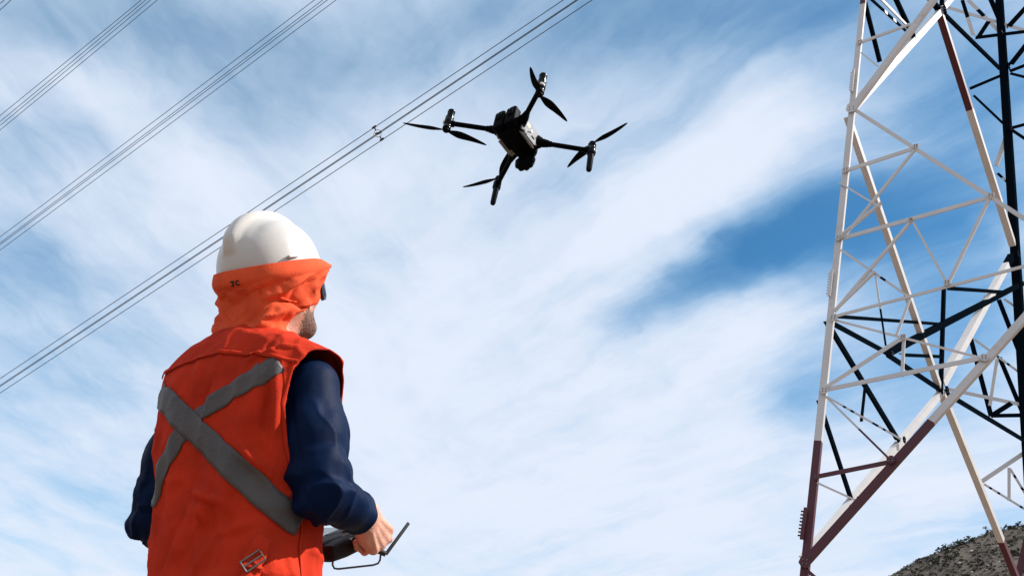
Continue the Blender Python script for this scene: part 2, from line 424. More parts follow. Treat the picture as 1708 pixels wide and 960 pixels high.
def member(name, p0, p1, pl, wpx, segs, ext=(0.0, 0.0), thick=0.022, flip=1, back=0.0, prof='L'):
    P0 = hit(*p0, PLS[pl]); P1 = hit(*p1, PLS[pl]); nrm = PLS[pl][1]
    a = P1 - P0; Ln = np.linalg.norm(a); a /= Ln
    P0 = P0 - a * ext[0]; P1 = P1 + a * ext[1]; Ln2 = Ln + ext[0] + ext[1]
    zm = ((P0 + P1) / 2 - C0) @ FW
    u = np.cross(nrm, a); u /= np.linalg.norm(u)
    vdir = ((P0 + P1) / 2 - C0); vdir /= np.linalg.norm(vdir)
    # image width of the flange depends on how obliquely the face is seen
    ui = np.array([u @ RT, u @ UP]); ai = np.array([a @ RT, a @ UP]); pi = np.array([-ai[1], ai[0]]); pi /= np.linalg.norm(pi) + 1e-9
    k = max(abs(ui @ pi), 0.45)
    w = wpx / FPX * zm / k
    _off[0] += 1
    o = nrm * ((_off[0] % 9) * 0.006 - 0.02 - back)
    mb = MB()
    def seg(t0, t1):
        A = P0 + a * Ln2 * t0 + o - T_ORG; Bq = P0 + a * Ln2 * t1 + o - T_ORG
        def ring(c):
            h = w / 2; t = min(thick, w * 0.3); f = flip
            q = [(-h, 0), (h, 0), (h, -0.85 * w), (h - t, -0.85 * w), (h - t, -t), (-h, -t)]
            return [c + u * x * f + nrm * y for x, y in q]
        mb.loft([ring(A), ring(Bq)])
    def tt(t):
        if t <= 0 or t >= 1: return float(min(max(t, 0), 1))
        h = hit(p0[0] + (p1[0] - p0[0]) * t, p0[1] + (p1[1] - p0[1]) * t, PLS[pl]); return float((h - P0) @ a / Ln2)
    mats = []
    for t0, t1, m in segs:
        if m not in mats: mats.append(m)
        mb.mi = mats.index(m); seg(tt(t0), tt(t1))
    ob = mb.build(name, mats, tower, False)
    return ob
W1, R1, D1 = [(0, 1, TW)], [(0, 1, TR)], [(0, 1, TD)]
# legs
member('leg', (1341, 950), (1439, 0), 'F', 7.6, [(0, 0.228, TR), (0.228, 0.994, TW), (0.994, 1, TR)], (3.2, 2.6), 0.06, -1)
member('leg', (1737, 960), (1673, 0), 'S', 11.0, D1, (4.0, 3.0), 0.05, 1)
# front face
FR = [
    ('main_brace', (1345, 932), (1708, 528), 14.5, [(0, 0.572, TR), (0.572, 1, TW)], (0, 1.6), -1),
    ('main_brace', (1421, 180), (1708, 364), 12.5, W1, (0, 1.6), 1),
    ('main_brace', (1421, 180), (1555, 0), 12, W1, (0, 2.0), -1),
    ('main_brace', (1339, 944), (1364, 966), 9, R1, (0, 2.0), 1),
    ('brace', (1372, 651), (1643, 596), 8.5, W1, (0, 0), 1),
    ('brace', (1374, 649), (1508, 562), 6.5, W1, (0, 0), 1),
    ('strut', (1507, 563), (1504, 626), 5.5, W1, (0, 0), 1),
    ('brace', (1390, 532), (1634, 595), 5.5, W1, (0, 0), 1),
    ('brace', (1390, 527), (1708, 443), 6, W1, (0, 1.0), 1),
    ('brace', (1396, 399), (1655, 327), 9, W1, (0, 0), 1),
    ('brace', (1409, 285), (1528, 246), 8.5, W1, (0, 0), 1),
    ('strut', (1525, 250), (1405, 397), 4, W1, (0, 0), 1),
    ('strut', (1518, 370), (1391, 520), 4.5, W1, (0, 0), 1),
    ('strut', (1521, 367), (1580, 473), 4.5, W1, (0, 0), -1),
    ('strut', (1651, 330), (1582, 472), 5, W1, (0, 0), 1),
    ('brace', (1362, 793), (1487, 768), 8, R1, (0, 0), 1),
    ('strut', (1361, 803), (1425, 832), 4.5, W1, (0, 0), 1),
    ('strut', (1377, 660), (1487, 768), 5, [(0, 0.5, TW), (0.5, 1, TR)], (0, 0), 1),
    ('strut', (1379, 661), (1502, 731), 5, [(0, .22, TW), (.22, .26, TD), (.26, .32, TW), (.32, .37, TD), (.37, .62, TW), (.62, .7, TD), (.7, .76, TW), (.76, .8, TD), (.8, 1, TW)], (0, 0), 1),  # dark dashes are shadow marks painted along the strut
    ('brace', (1432, 72), (1518, 40), 7, W1, (0, 0), 1),
    ('strut', (1436, 88), (1464, 111), 3.5, W1, (0, 0), 1),
    ('strut', (1400, 305), (1468, 346), 4.5, W1, (0, 0), 1),
    ('strut', (1403, 392), (1470, 338), 4.5, W1, (0, 0), -1),
    ('strut', (1392, 518), (1459, 453), 4.5, W1, (0, 0), -1),
    ('strut', (1402, 415), (1512, 491), 5.5, [(0, .6, TW), (.6, .68, TD), (.68, 1, TW)], (0, 0), 1),  # dark stretch is a painted shadow
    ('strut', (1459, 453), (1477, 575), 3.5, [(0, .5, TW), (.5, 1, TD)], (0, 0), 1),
    ('strut', (1517, 498), (1495, 558), 4, W1, (0, 0), 1),
]
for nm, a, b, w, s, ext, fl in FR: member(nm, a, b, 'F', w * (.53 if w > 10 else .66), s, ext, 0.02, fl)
# side face, running away to the far leg
SD = [  # near-black members and stretches hold shade in their colour
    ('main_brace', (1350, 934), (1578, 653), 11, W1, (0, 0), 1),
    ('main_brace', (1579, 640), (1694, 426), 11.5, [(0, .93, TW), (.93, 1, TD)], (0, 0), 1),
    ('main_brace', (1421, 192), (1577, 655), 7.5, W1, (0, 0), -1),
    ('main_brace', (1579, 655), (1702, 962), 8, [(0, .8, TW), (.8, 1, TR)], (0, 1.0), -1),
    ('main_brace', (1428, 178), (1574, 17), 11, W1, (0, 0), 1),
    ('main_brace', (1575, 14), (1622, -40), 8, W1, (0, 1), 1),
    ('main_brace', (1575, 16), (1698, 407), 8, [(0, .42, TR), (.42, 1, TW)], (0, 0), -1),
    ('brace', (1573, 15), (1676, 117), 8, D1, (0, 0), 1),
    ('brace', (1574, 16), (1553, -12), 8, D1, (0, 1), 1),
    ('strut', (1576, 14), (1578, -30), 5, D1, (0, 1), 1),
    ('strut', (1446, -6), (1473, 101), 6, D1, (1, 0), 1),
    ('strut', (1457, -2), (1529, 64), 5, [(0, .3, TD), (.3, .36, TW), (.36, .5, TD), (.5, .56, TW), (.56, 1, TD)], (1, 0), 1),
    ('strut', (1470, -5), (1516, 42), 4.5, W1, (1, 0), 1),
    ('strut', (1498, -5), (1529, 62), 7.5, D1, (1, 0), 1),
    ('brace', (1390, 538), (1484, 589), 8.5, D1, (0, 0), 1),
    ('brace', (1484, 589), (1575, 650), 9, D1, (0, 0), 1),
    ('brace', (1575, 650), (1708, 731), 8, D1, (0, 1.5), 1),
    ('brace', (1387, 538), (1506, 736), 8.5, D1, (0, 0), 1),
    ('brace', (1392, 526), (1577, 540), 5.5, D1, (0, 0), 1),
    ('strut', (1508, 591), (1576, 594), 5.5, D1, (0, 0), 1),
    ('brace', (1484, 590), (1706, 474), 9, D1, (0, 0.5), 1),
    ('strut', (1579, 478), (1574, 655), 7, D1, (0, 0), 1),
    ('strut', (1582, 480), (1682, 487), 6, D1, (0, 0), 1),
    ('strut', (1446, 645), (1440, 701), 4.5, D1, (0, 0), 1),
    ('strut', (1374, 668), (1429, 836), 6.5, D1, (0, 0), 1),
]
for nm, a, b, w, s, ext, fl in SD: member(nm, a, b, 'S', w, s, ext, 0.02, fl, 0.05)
# far face behind the dark leg
BK = [  # dark struts and dashes have shade painted into them
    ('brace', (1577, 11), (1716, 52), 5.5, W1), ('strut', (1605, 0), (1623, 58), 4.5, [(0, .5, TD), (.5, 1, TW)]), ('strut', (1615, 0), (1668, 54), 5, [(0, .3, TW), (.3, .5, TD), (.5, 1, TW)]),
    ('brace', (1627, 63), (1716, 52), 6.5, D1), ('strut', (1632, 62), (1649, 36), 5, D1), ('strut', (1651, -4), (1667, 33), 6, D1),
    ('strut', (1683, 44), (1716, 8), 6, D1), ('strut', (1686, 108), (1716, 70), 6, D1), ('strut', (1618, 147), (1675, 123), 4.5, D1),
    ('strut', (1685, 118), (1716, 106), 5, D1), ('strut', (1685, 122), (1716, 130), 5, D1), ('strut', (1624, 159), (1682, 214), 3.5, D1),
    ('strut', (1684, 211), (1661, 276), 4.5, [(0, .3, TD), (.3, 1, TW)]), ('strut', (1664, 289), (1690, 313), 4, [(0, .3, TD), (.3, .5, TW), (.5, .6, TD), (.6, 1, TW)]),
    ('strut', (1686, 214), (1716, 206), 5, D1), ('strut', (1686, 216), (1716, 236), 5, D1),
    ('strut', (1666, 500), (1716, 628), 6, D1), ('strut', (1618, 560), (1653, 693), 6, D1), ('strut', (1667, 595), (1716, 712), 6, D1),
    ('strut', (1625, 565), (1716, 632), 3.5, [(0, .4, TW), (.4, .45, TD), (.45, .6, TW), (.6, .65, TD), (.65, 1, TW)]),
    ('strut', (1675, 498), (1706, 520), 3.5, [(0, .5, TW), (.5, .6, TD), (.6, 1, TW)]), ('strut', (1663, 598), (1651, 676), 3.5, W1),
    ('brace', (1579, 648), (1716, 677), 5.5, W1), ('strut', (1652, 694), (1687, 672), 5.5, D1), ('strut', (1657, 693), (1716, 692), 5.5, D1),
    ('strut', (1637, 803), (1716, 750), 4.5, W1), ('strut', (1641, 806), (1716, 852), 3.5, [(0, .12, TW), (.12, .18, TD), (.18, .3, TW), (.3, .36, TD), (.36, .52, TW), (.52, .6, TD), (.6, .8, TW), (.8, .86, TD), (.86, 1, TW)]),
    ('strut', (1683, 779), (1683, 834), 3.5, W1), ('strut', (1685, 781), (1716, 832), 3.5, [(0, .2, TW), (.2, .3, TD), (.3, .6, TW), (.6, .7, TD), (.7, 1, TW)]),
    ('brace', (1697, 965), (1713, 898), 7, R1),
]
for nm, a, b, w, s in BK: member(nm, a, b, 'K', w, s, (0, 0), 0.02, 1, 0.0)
# gusset plates and bolts at the joints
bolts = MB()
def gusset(px, py, pl, size, m, ang=0.3):
    c = hit(px, py, PLS[pl]); n = PLS[pl][1]
    u = np.cross(n, [0, 0, 1.0]); u /= np.linalg.norm(u); v = np.cross(n, u)
    zm = (c - C0) @ FW; s = size / FPX * zm
    poly = [(-1, -.5), (-.5, -1), (.6, -.9), (1, -.2), (.8, .7), (.1, 1), (-.8, .6)]
    ca, sa = math.cos(ang), math.sin(ang)
    poly = [((x * ca - y * sa) * s, (x * sa + y * ca) * s) for x, y in poly]
    mb = MB(); mb.prism(poly, n, c - T_ORG + n * 0.045, u, v, 0.016); mb.build('gusset_plate', m, tower, False)
    for x, y in ((-.4, -.3), (.3, -.4), (.4, .3), (-.3, .35)):
        p = c - T_ORG + u * x * s + v * y * s
        bolts.tube(p + n * 0.05, p + n * 0.07, 0.011, 0.011, 6)
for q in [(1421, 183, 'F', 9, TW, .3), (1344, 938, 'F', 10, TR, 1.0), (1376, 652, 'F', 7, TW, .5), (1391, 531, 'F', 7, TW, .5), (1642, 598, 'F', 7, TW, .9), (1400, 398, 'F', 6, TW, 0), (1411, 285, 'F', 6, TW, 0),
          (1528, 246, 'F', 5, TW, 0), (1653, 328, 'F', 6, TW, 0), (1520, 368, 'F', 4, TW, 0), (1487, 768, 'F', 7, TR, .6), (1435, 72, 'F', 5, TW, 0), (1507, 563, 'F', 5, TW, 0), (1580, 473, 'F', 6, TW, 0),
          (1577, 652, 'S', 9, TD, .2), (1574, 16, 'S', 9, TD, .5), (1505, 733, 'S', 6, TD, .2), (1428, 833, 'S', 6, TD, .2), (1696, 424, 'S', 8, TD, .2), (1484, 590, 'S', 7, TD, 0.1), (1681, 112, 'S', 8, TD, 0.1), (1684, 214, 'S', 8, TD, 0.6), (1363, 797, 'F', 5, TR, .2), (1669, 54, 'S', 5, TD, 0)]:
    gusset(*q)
TB = mat('bolt_steel', (0.16, 0.15, 0.15), 0.5, 0.5)
tag(bolts.build('bolts', TB, tower), kind='stuff')
# step bolts and splice plates on the legs
def steps(p0, p1, pl, m, side, n, lng, dx):
    mb = MB(); a = hit(*p0, PLS[pl]); b = hit(*p1, PLS[pl]); nrm = PLS[pl][1]
    ax = (b - a) / np.linalg.norm(b - a); u = np.cross(nrm, ax); u /= np.linalg.norm(u)
    if u @ RT < 0: u = -u
    for i in range(n):
        c = a + (b - a) * (i + 0.5) / n + u * dx - T_ORG + nrm * 0.04
        mb.tube(c, c + u * side * lng, 0.016, 0.016, 6)
    tag(mb.build('step_bolts', m, tower), kind='stuff')
    mb = MB(); c = (a + b) / 2 + u * (-side) * dx * 0.9 - T_ORG + nrm * 0.055
    ln = np.linalg.norm(b - a) * 1.15
    R = Matrix((tuple(u), tuple(ax), tuple(nrm))).transposed()
    mb.box(c, (0.06, ln, 0.03), R); mb.build('splice_plate', m, tower, False)
steps((1345, 898), (1351, 852), 'F', TR, -1, 8, 0.07, -0.07)
steps((1388, 493), (1392, 455), 'F', TW, -1, 8, 0.06, -0.05)
steps((1425, 152), (1428, 120), 'F', TW, -1, 8, 0.06, -0.06)
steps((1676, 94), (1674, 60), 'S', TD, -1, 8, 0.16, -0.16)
M_conc = mat('concrete', (0.36, 0.34, 0.31), 0.9, var=0.15, nscale=3, bump=0.3)
for P, Q in ((L_FOOT, L_TOP), (B_FOOT, B_TOP)):
    d = (Q - P) / np.linalg.norm(Q - P)
    g = P - d * ((P[2] - 1.2) / d[2])
    mb = MB(); mb.box(g - T_ORG - np.array([0, 0, 0.35]), (0.9, 0.9, 1.0), None, 0.03); mb.build('footing', M_conc, tower)

# ============================================================ power lines
M_cable = mat('aluminium_cable', (0.055, 0.06, 0.07), 0.55, 0.6, var=0.1, nscale=20)
def cable(x0, y0, z0, x1, y1, z1, rad, label, group):
    A = at_depth(x0, y0, z0); Bq = at_depth(x1, y1, z1); d = Bq - A
    pts = []
    for t in np.linspace(-0.5, 2.0, 31):
        p = A + d * t; p = p + np.array([0, 0, -0.25 * t * (1 - t)]) * 0.6
        pts.append(p)
    o = pts[0]
    mb = MB(); mb.path([p - o for p in pts], rad, 8)
    ob = mb.build('power_cable', M_cable); ob.location = tuple(o)
    tag(ob, label, 'cable', group)
    return A, Bq
BUN = [
    ('upper left bundle', [(193, 236, 48), (203, 243.5, 48.3), (209.5, 251.5, 48.6), (217, 263, 48)], 46, 0.0165,
     'power line bundle across the upper left of the sky'),
    ('middle bundle left of the drone', [(395, 525, 49), (405, 539, 49.6), (408, 546.5, 48.4), (417, 561, 49)], 42, 0.0165,
     'middle power line bundle of the sky'),
    ('bundle passing behind the hard hat', [(631, 940, 44), (642.3, 961.6, 44.7), (644.2, 964.4, 43.3), (655, 988, 44)], 34, 0.0175,
     'power line bundle behind the hard hat'),
]
WORD = ['uppermost thin cable', 'second thin cable from the top', 'third thin cable from the top', 'lowest thin cable']
ENDS = []
for nm, rows, z1, rad, grp in BUN:
    e = []
    for (y0, x1, z0), w in zip(rows, WORD):
        dz = z0 - rows[0][2]
        e.append(cable(0, y0, z0, x1, 0, z1 + dz * 0.8, rad, w + ' of the ' + nm, grp))
    ENDS.append(e)
cable(0, 17, 46, 18.5, 0, 45.5, 0.018, 'lower of the two short cables cutting the top left picture corner', 'cables in the top left corner')
cable(0, 6, 46.5, 7.5, 0, 46, 0.018, 'upper of the two short cables cutting the top left picture corner', 'cables in the top left corner')
# spacer that holds the lowest bundle apart
sp_pts = []
for (A, Bq), px in zip(ENDS[2], (624, 627, 633, 637)):
    lo, hi = 0.0, 1.5
    for _ in range(40):
        m_ = (lo + hi) / 2
        if proj(A + (Bq - A) * m_)[0] < px: lo = m_
        else: hi = m_
    sp_pts.append(A + (Bq - A) * lo)
sc_ = sum(sp_pts) / 4
M_spacer = mat('spacer_metal', (0.03, 0.03, 0.035), 0.5, 0.4); M_spc2 = mat('spacer_bright', (0.5, 0.5, 0.48), 0.45, 0.3)
sp = tag(empty('cable_spacer', tuple(sc_)), 'small ring spacer clamping the four cables apart left of the drone', 'cable spacer')
mb = MB(); rr = 0.17
ring_pts = [RT * math.cos(a) * rr + UP * math.sin(a) * rr for a in np.linspace(0, 2 * math.pi, 17)]
mb.path(ring_pts, 0.018, 8, False); mb.build('ring', M_spc2, sp)
for p in sp_pts:
    d = p - sc_; L_ = np.linalg.norm(d); d = d / L_
    mb = MB(); mb.tube(d * min(rr, L_ * 0.6), d * L_, 0.035, 0.03, 8); mb.tube(d * L_ - RT * .09 - UP * .06, d * L_ + RT * .09 + UP * .06, 0.05, 0.05, 8)
    mb.build('clamp_arm', M_spacer, sp)


# ============================================================ drone
M_dblack = mat('drone_black', (0.0012, 0.0015, 0.002), 0.6, var=0.2, nscale=30, bump=0.1, bscale=200, spec=0.03)
M_dgloss = mat('drone_gloss', (0.0015, 0.0018, 0.0024), 0.22, var=0.1, nscale=20, spec=0.09)
M_dgrey = mat('drone_grey', (0.20, 0.21, 0.22), 0.7, var=0.06, nscale=20, bump=0.1, bscale=200, spec=0.25)
M_dsilver = mat('drone_silver', (0.5, 0.52, 0.54), 0.3, 0.3, var=0.06, nscale=40)
M_dyel = mat('yellow_sticker', (0.75, 0.62, 0.12), 0.5)
M_dlens = mat('lens_glass', (0.01, 0.012, 0.02), 0.05, var=0.05, coat=1.0)
M_dtape = mat('white_print', (0.8, 0.8, 0.78), 0.5)
_d1 = (118 * RT - 23 * UP) / 120; _d2 = (37 * RT + 66 * UP - 93 * FW) / 120     # its two diagonals
_n = np.cross(_d2, _d1); _n /= np.linalg.norm(_n); _n = _n if _n[2] > 0 else -_n
_f = _d1 - _d2; _f -= _n * (_f @ _n); _f /= np.linalg.norm(_f); _l = np.cross(_n, _f)
DR = Matrix([(_f[i], _l[i], _n[i], 0) for i in range(3)] + [(0, 0, 0, 1)])
dc = at_depth(865, 229, 3.7)
drone = tag(empty('quadcopter_drone', mat=Matrix.Translation(Vector(dc)) @ DR), 'black four-armed quadcopter drone with a grey side panel hovering in the sky', 'drone')
def srect(cx, cy, cz, hx, hy, n=4.0, m=20, ax='x'):
    out = []
    for k in range(m):
        t = 2 * math.pi * (k + 0.5) / m; c, s_ = math.cos(t), math.sin(t)
        a = math.copysign(abs(c) ** (2 / n), c) * hx; b = math.copysign(abs(s_) ** (2 / n), s_) * hy
        out.append((cx, cy + a, cz + b) if ax == 'x' else (cx + a, cy + b, cz))
    return out
mb = MB()
mb.loft([srect(x, 0, z, hy, hz, 5) for x, z, hy, hz in ((-.125, .004, .046, .036), (-.115, .004, .056, .044), (-.05, .004, .06, .046), (.05, .002, .058, .043), (.10, 0, .052, .038), (.14, -.004, .042, .030), (.155, -.006, .03, .02))])
hull = mb.build('hull', M_dblack, drone)
mb = MB(); mb.box((0.0, 0, .052), (.19, .075, .022), None, .008); mb.box((-.03, 0, .066), (.07, .05, .012), None, .004); mb.build('top_cover', M_dblack, drone)
for i in range(2):
    y = (-1, 1)[i]; mb = MB(); mb.box((-.142, .031 * y, .006), (.062, .054, .098), None, .010, 3)
    mb.box((-.176, .031 * y, .022), (.008, .030, .040), None, .003); mb.box((-.15, .031 * y, .057), (.03, .028, .01), None, .003); bt = mb.build('battery', M_dblack, drone)
    mb = MB(); mb.lathe([(0.0, 0), (.006, 0), (.006, .003), (0, .003)], (-.1795, .031 * y, .03), (-1, 0, 0), 12); mb.build('power_button', M_dgloss, bt)
mb = MB(); mb.box((-.06, 0, -.052), (.14, .085, .02), None, .006); mb.box((-.11, 0, -.055), (.03, .06, .03), None, .006); mb.box((-.02, .03, -.058), (.05, .02, .014), None, .004); mb.build('belly_plate', M_dblack, drone)
for y in (-1, 1):
    poly = [(-.072, -.036), (-.078, .012), (-.058, .040), (.075, .040), (.105, .018), (.095, -.020), (.055, -.041), (-.03, -.043)]
    mb = MB(); mb.prism(poly, (0, y, 0), (0.0, .0625 * y, .004), (1, 0, 0), (0, 0, 1), .007)
    sp_ = mb.build('side_panel', M_dgrey, drone, False)
    mb = MB(); mb.prism([(-.012, -.004), (.02, -.004), (.028, .004), (-.004, .004)], (0, y, 0), (.02, .0668 * y, -.012), (1, 0, 0), (0, 0, 1), .002)
    mb.prism([(-.03, -.0022), (.03, -.0022), (.03, .0022), (-.03, .0022)], (0, y, 0), (-.03, .0668 * y, -.016), (1, 0, .5), (-.4, 0, .9), .002)
    mb.lathe([(0, 0), (.006, 0), (.006, .002), (0, .002)], (.062, .0662 * y, .008), (0, y, 0), 12); mb.build('vent', M_dblack, sp_, False)
    mb = MB(); mb.prism([(-.017, -.011), (.014, -.011), (.017, .011), (-.014, .011)], (0, y, 0), (-.034, .0668 * y, .020), (1, 0, 0), (0, 0, 1), .0016); mb.build('sticker', M_dyel, sp_, False)
    mb = MB(); mb.prism([(-.012, -.002), (.012, -.002), (.012, .002), (-.012, .002)], (0, y, 0), (.006, .0668 * y, .012), (1, 0, 0), (0, 0, 1), .0014)
    mb.prism([(-.002, -.009), (.002, -.009), (.002, .009), (-.002, .009)], (0, y, 0), (.008, .0668 * y, .012), (1, 0, 0), (0, 0, 1), .0016); mb.build('marking', M_dtape, sp_, False)
    mb = MB(); mb.box((.085, .053 * y, .034), (.03, .012, .022), None, .004); mb.box((.11, .046 * y, .008), (.02, .012, .02), None, .004); mb.build('vision_sensor', M_dgloss, drone)
    mb = MB(); mb.box((-.085, .064 * y, -.012), (.03, .008, .05), Matrix.Rotation(0.35 * y, 3, 'Y'), .002); mb.box((-.05, .066 * y, -.028), (.03, .006, .024), Matrix.Rotation(-.5, 3, 'Y'), .002); mb.build('side_flap', M_dgrey, drone)
for y in (-1, 1):
    mb = MB(); mb.box((-.018, .054 * y, -.044), (.12, .026, .005), Matrix.Rotation(-.7 * y, 3, 'X'), .0015); mb.box((.058, .051 * y, -.040), (.022, .022, .006), Matrix.Rotation(-.7 * y, 3, 'X'), .0015)
    mb.build('lower_panel', M_dgrey, drone, False)
# gimbal with its camera under the nose
mb = MB(); mb.box((.115, 0, -.045), (.07, .06, .022), None, .007); mb.tube((.12, 0, -.05), (.12, 0, -.072), .018, .018, 16); mb.build('gimbal_mount', M_dblack, drone)
mb = MB(); mb.path([(.12, -.045, -.088), (.12, -.047, -.07), (.12, -.035, -.064), (.12, .035, -.064), (.12, .047, -.07), (.12, .045, -.088)], .008, 8); mb.build('gimbal_yoke', M_dgloss, drone)
mb = MB(); mb.box((.128, 0, -.094), (.062, .078, .058), None, .014, 3); gc = mb.build('gimbal_camera', M_dblack, drone)
for (y, z, r) in ((-.018, -.086, .014), (.018, -.086, .012), (.0, -.108, .010)):
    mb = MB(); mb.lathe([(r + .003, 0), (r + .003, .004), (r, .005), (r * .9, .003), (0, .003)], (.159, y, z), (1, 0, 0), 16); mb.build('lens', M_dlens, gc)
for y in (-1, 1):
    mb = MB(); mb.lathe([(0, 0), (.016, 0), (.016, .008), (.010, .012), (0, .012)], (.128, .039 * y, -.094), (0, y, 0), 16)
    mb.build('camera_pivot', M_dgloss, gc)
for o in list(drone.children):
    o.scale = (0.74, 1.02, 1.12)
    if o.name.startswith('gimbal'): o.location = (-.012, 0, .016)
def blade(ang, cone, flip, parent):
    """one swept propeller blade, root at the hub"""
    mb = MB(); rings = []
    for t in np.linspace(0, 1, 15):
        r = .014 + .186 * t
        ch = .012 + .024 * math.sin(min(t / .32, 1) * math.pi / 2) if t < .32 else .036 - .027 * ((t - .32) / .68) ** 1.15
        if t > 0.97: ch *= 0.5
        tw = math.radians(24) * (1 - .75 * t) * flip; sw = -.010 * flip * (t - .25) ** 2 * 2.2
        th = .0042 * (1 - .7 * t); q = []
        for k in range(10):
            a = 2 * math.pi * k / 10; cx = math.cos(a) * ch / 2 - ch * .1 * flip + sw; cz = math.sin(a) * th / 2 + math.sin(cone) * r
            y_ = cx * math.cos(tw) - math.sin(a) * th / 2 * math.sin(tw); z_ = cx * math.sin(tw) + math.sin(a) * th / 2 * math.cos(tw) + math.sin(cone) * r
            q.append((r * math.cos(ang) - y_ * math.sin(ang), r * math.sin(ang) + y_ * math.cos(ang), z_))
        rings.append(q)
    mb.loft(rings); return mb
ARMS = [  # x, y, prop side, blade angles, cones
    (.2116 * 1.03, -.2585 * 1.03, 1, (264, 69), (.06, .02), 1), (.2116 * 1.03, .2585 * 1.03, 1, (96, 228), (-.06, .14), -1),
    (-.2116, .2585, -1, (126, 321), (-.04, .06), -1), (-.2116 * .92, -.2585 * .92, -1, (200, 350), (-.42, .15), -1)]
for (ax, ay, ps, angs, cones, flip) in ARMS:
    tip = np.array([ax, ay, .004]); d = tip / np.linalg.norm(tip); sx, sy = math.copysign(1, ax), math.copysign(1, ay)
    root = np.array([.066 * sx, .060 * sy, .006]); hinge = root + (tip - root) * .22
    mb = MB(); mb.path([root, root + (tip - root) * .12, hinge], [.022, .021, .0165], 14); mb.box(tuple(root), (.05, .04, .045), Matrix.Rotation(math.atan2(ay, ax), 3, 'Z'), .008)
    mb.tube(root - np.array([0, 0, .03]), root + np.array([0, 0, .03]), .017, .017, 16); mb.build('arm_hinge', M_dblack, drone)
    mb = MB(); mb.tube(hinge - (hinge - root) * .2, tip, .0118, .0118, 16); mb.tube(hinge, hinge + (tip - root) * .05, .0145, .0145, 16)
    mb.tube(tip - d * .03, tip - d * .012, .015, .017, 16); mb.build('arm', M_dblack, drone)
    # motor with the propeller on one end and a pod (leg or aerial) on the other
    mb = MB(); mb.lathe([(0, -.026), (.018, -.026), (.0205, -.022), (.0205, .012), (.018, .016), (.018, .03), (.0195, .032), (.0195, .040), (.012, .044), (0, .044)], tip, (0, 0, ps), 22); mo = mb.build('motor', M_dgloss, drone)
    mb = MB(); mb.box(tuple(tip + np.array([.012 * sx, .012 * sy, .0])), (.016, .016, .012), Matrix.Rotation(.7, 3, 'Z'), .003); mb.build('status_light', M_dtape, mo)
    mb = MB()
    if ps > 0: mb.lathe([(0, -.135), (.011, -.133), (.0135, -.125), (.0150, -.03), (.0165, -.02), (0, -.02)], tip, (0, 0, 1), 20); nm = 'landing_leg'
    else: mb.lathe([(0, .02), (.0205, .02), (.0205, .036), (.0165, .040), (.0175, .075), (.0185, .078), (.017, .084), (0, .086)], tip, (0, 0, 1), 20); nm = 'antenna_pod'
    mb.build(nm, M_dgloss, drone)
    pz = tip + np.array([0, 0, .05 * ps])
    pe = bpy.data.objects.new('propeller', None)
    mb = MB(); mb.lathe([(0, -.008), (.013, -.008), (.015, -.003), (.015, .004), (.010, .009), (0, .010)], (0, 0, 0), (0, 0, ps), 18); mb.box((0, 0, 0), (.03, .012, .008), Matrix.Rotation(math.radians(angs[0]), 3, 'Z'), .002)
    pe = mb.build('propeller', M_dblack, drone); pe.location = tuple(pz)
    for a, c in zip(angs, cones): blade(math.radians(a), c, flip, pe).build('blade', M_dblack, pe)

# ============================================================ the drone operator
# GEO-BEGIN
PPOS, PAZ = np.array([-0.548, 1.78]), math.radians(30)
LEAN = math.radians(5)
def w_of(p):
    """person frame (x right, y facing, z up) -> world"""
    p = np.asarray(p, float); c, s = math.cos(PAZ), math.sin(PAZ)
    x, y, z = p[..., 0], p[..., 1], p[..., 2]
    return np.stack([PPOS[0] + c * x + s * y, PPOS[1] - s * x + c * y, z], -1)
def lean(p):
    """the torso leans back a little above the hips"""
    p = np.array(p, float); z = p[..., 2]; k = np.clip(z - 0.92, 0, None)
    p[..., 0] = p[..., 0] + .088 * np.clip(1.42 - z, 0, .75) / .6; p[..., 1] = p[..., 1] - math.sin(LEAN) * k; p[..., 2] = z - (1 - math.cos(LEAN)) * k
    return p
HT = math.radians(34)
HO = np.array([0.0, -0.078, 1.653])          # centre of the hard hat rim (after leaning)
HY = np.array([0, math.cos(HT), math.sin(HT)]); HZ = np.array([0, -math.sin(HT), math.cos(HT)]); HX = np.array([1.0, 0, 0])
def head(p):
    p = np.asarray(p, float); return HO + p[..., 0:1] * HX + p[..., 1:2] * HY + p[..., 2:3] * HZ
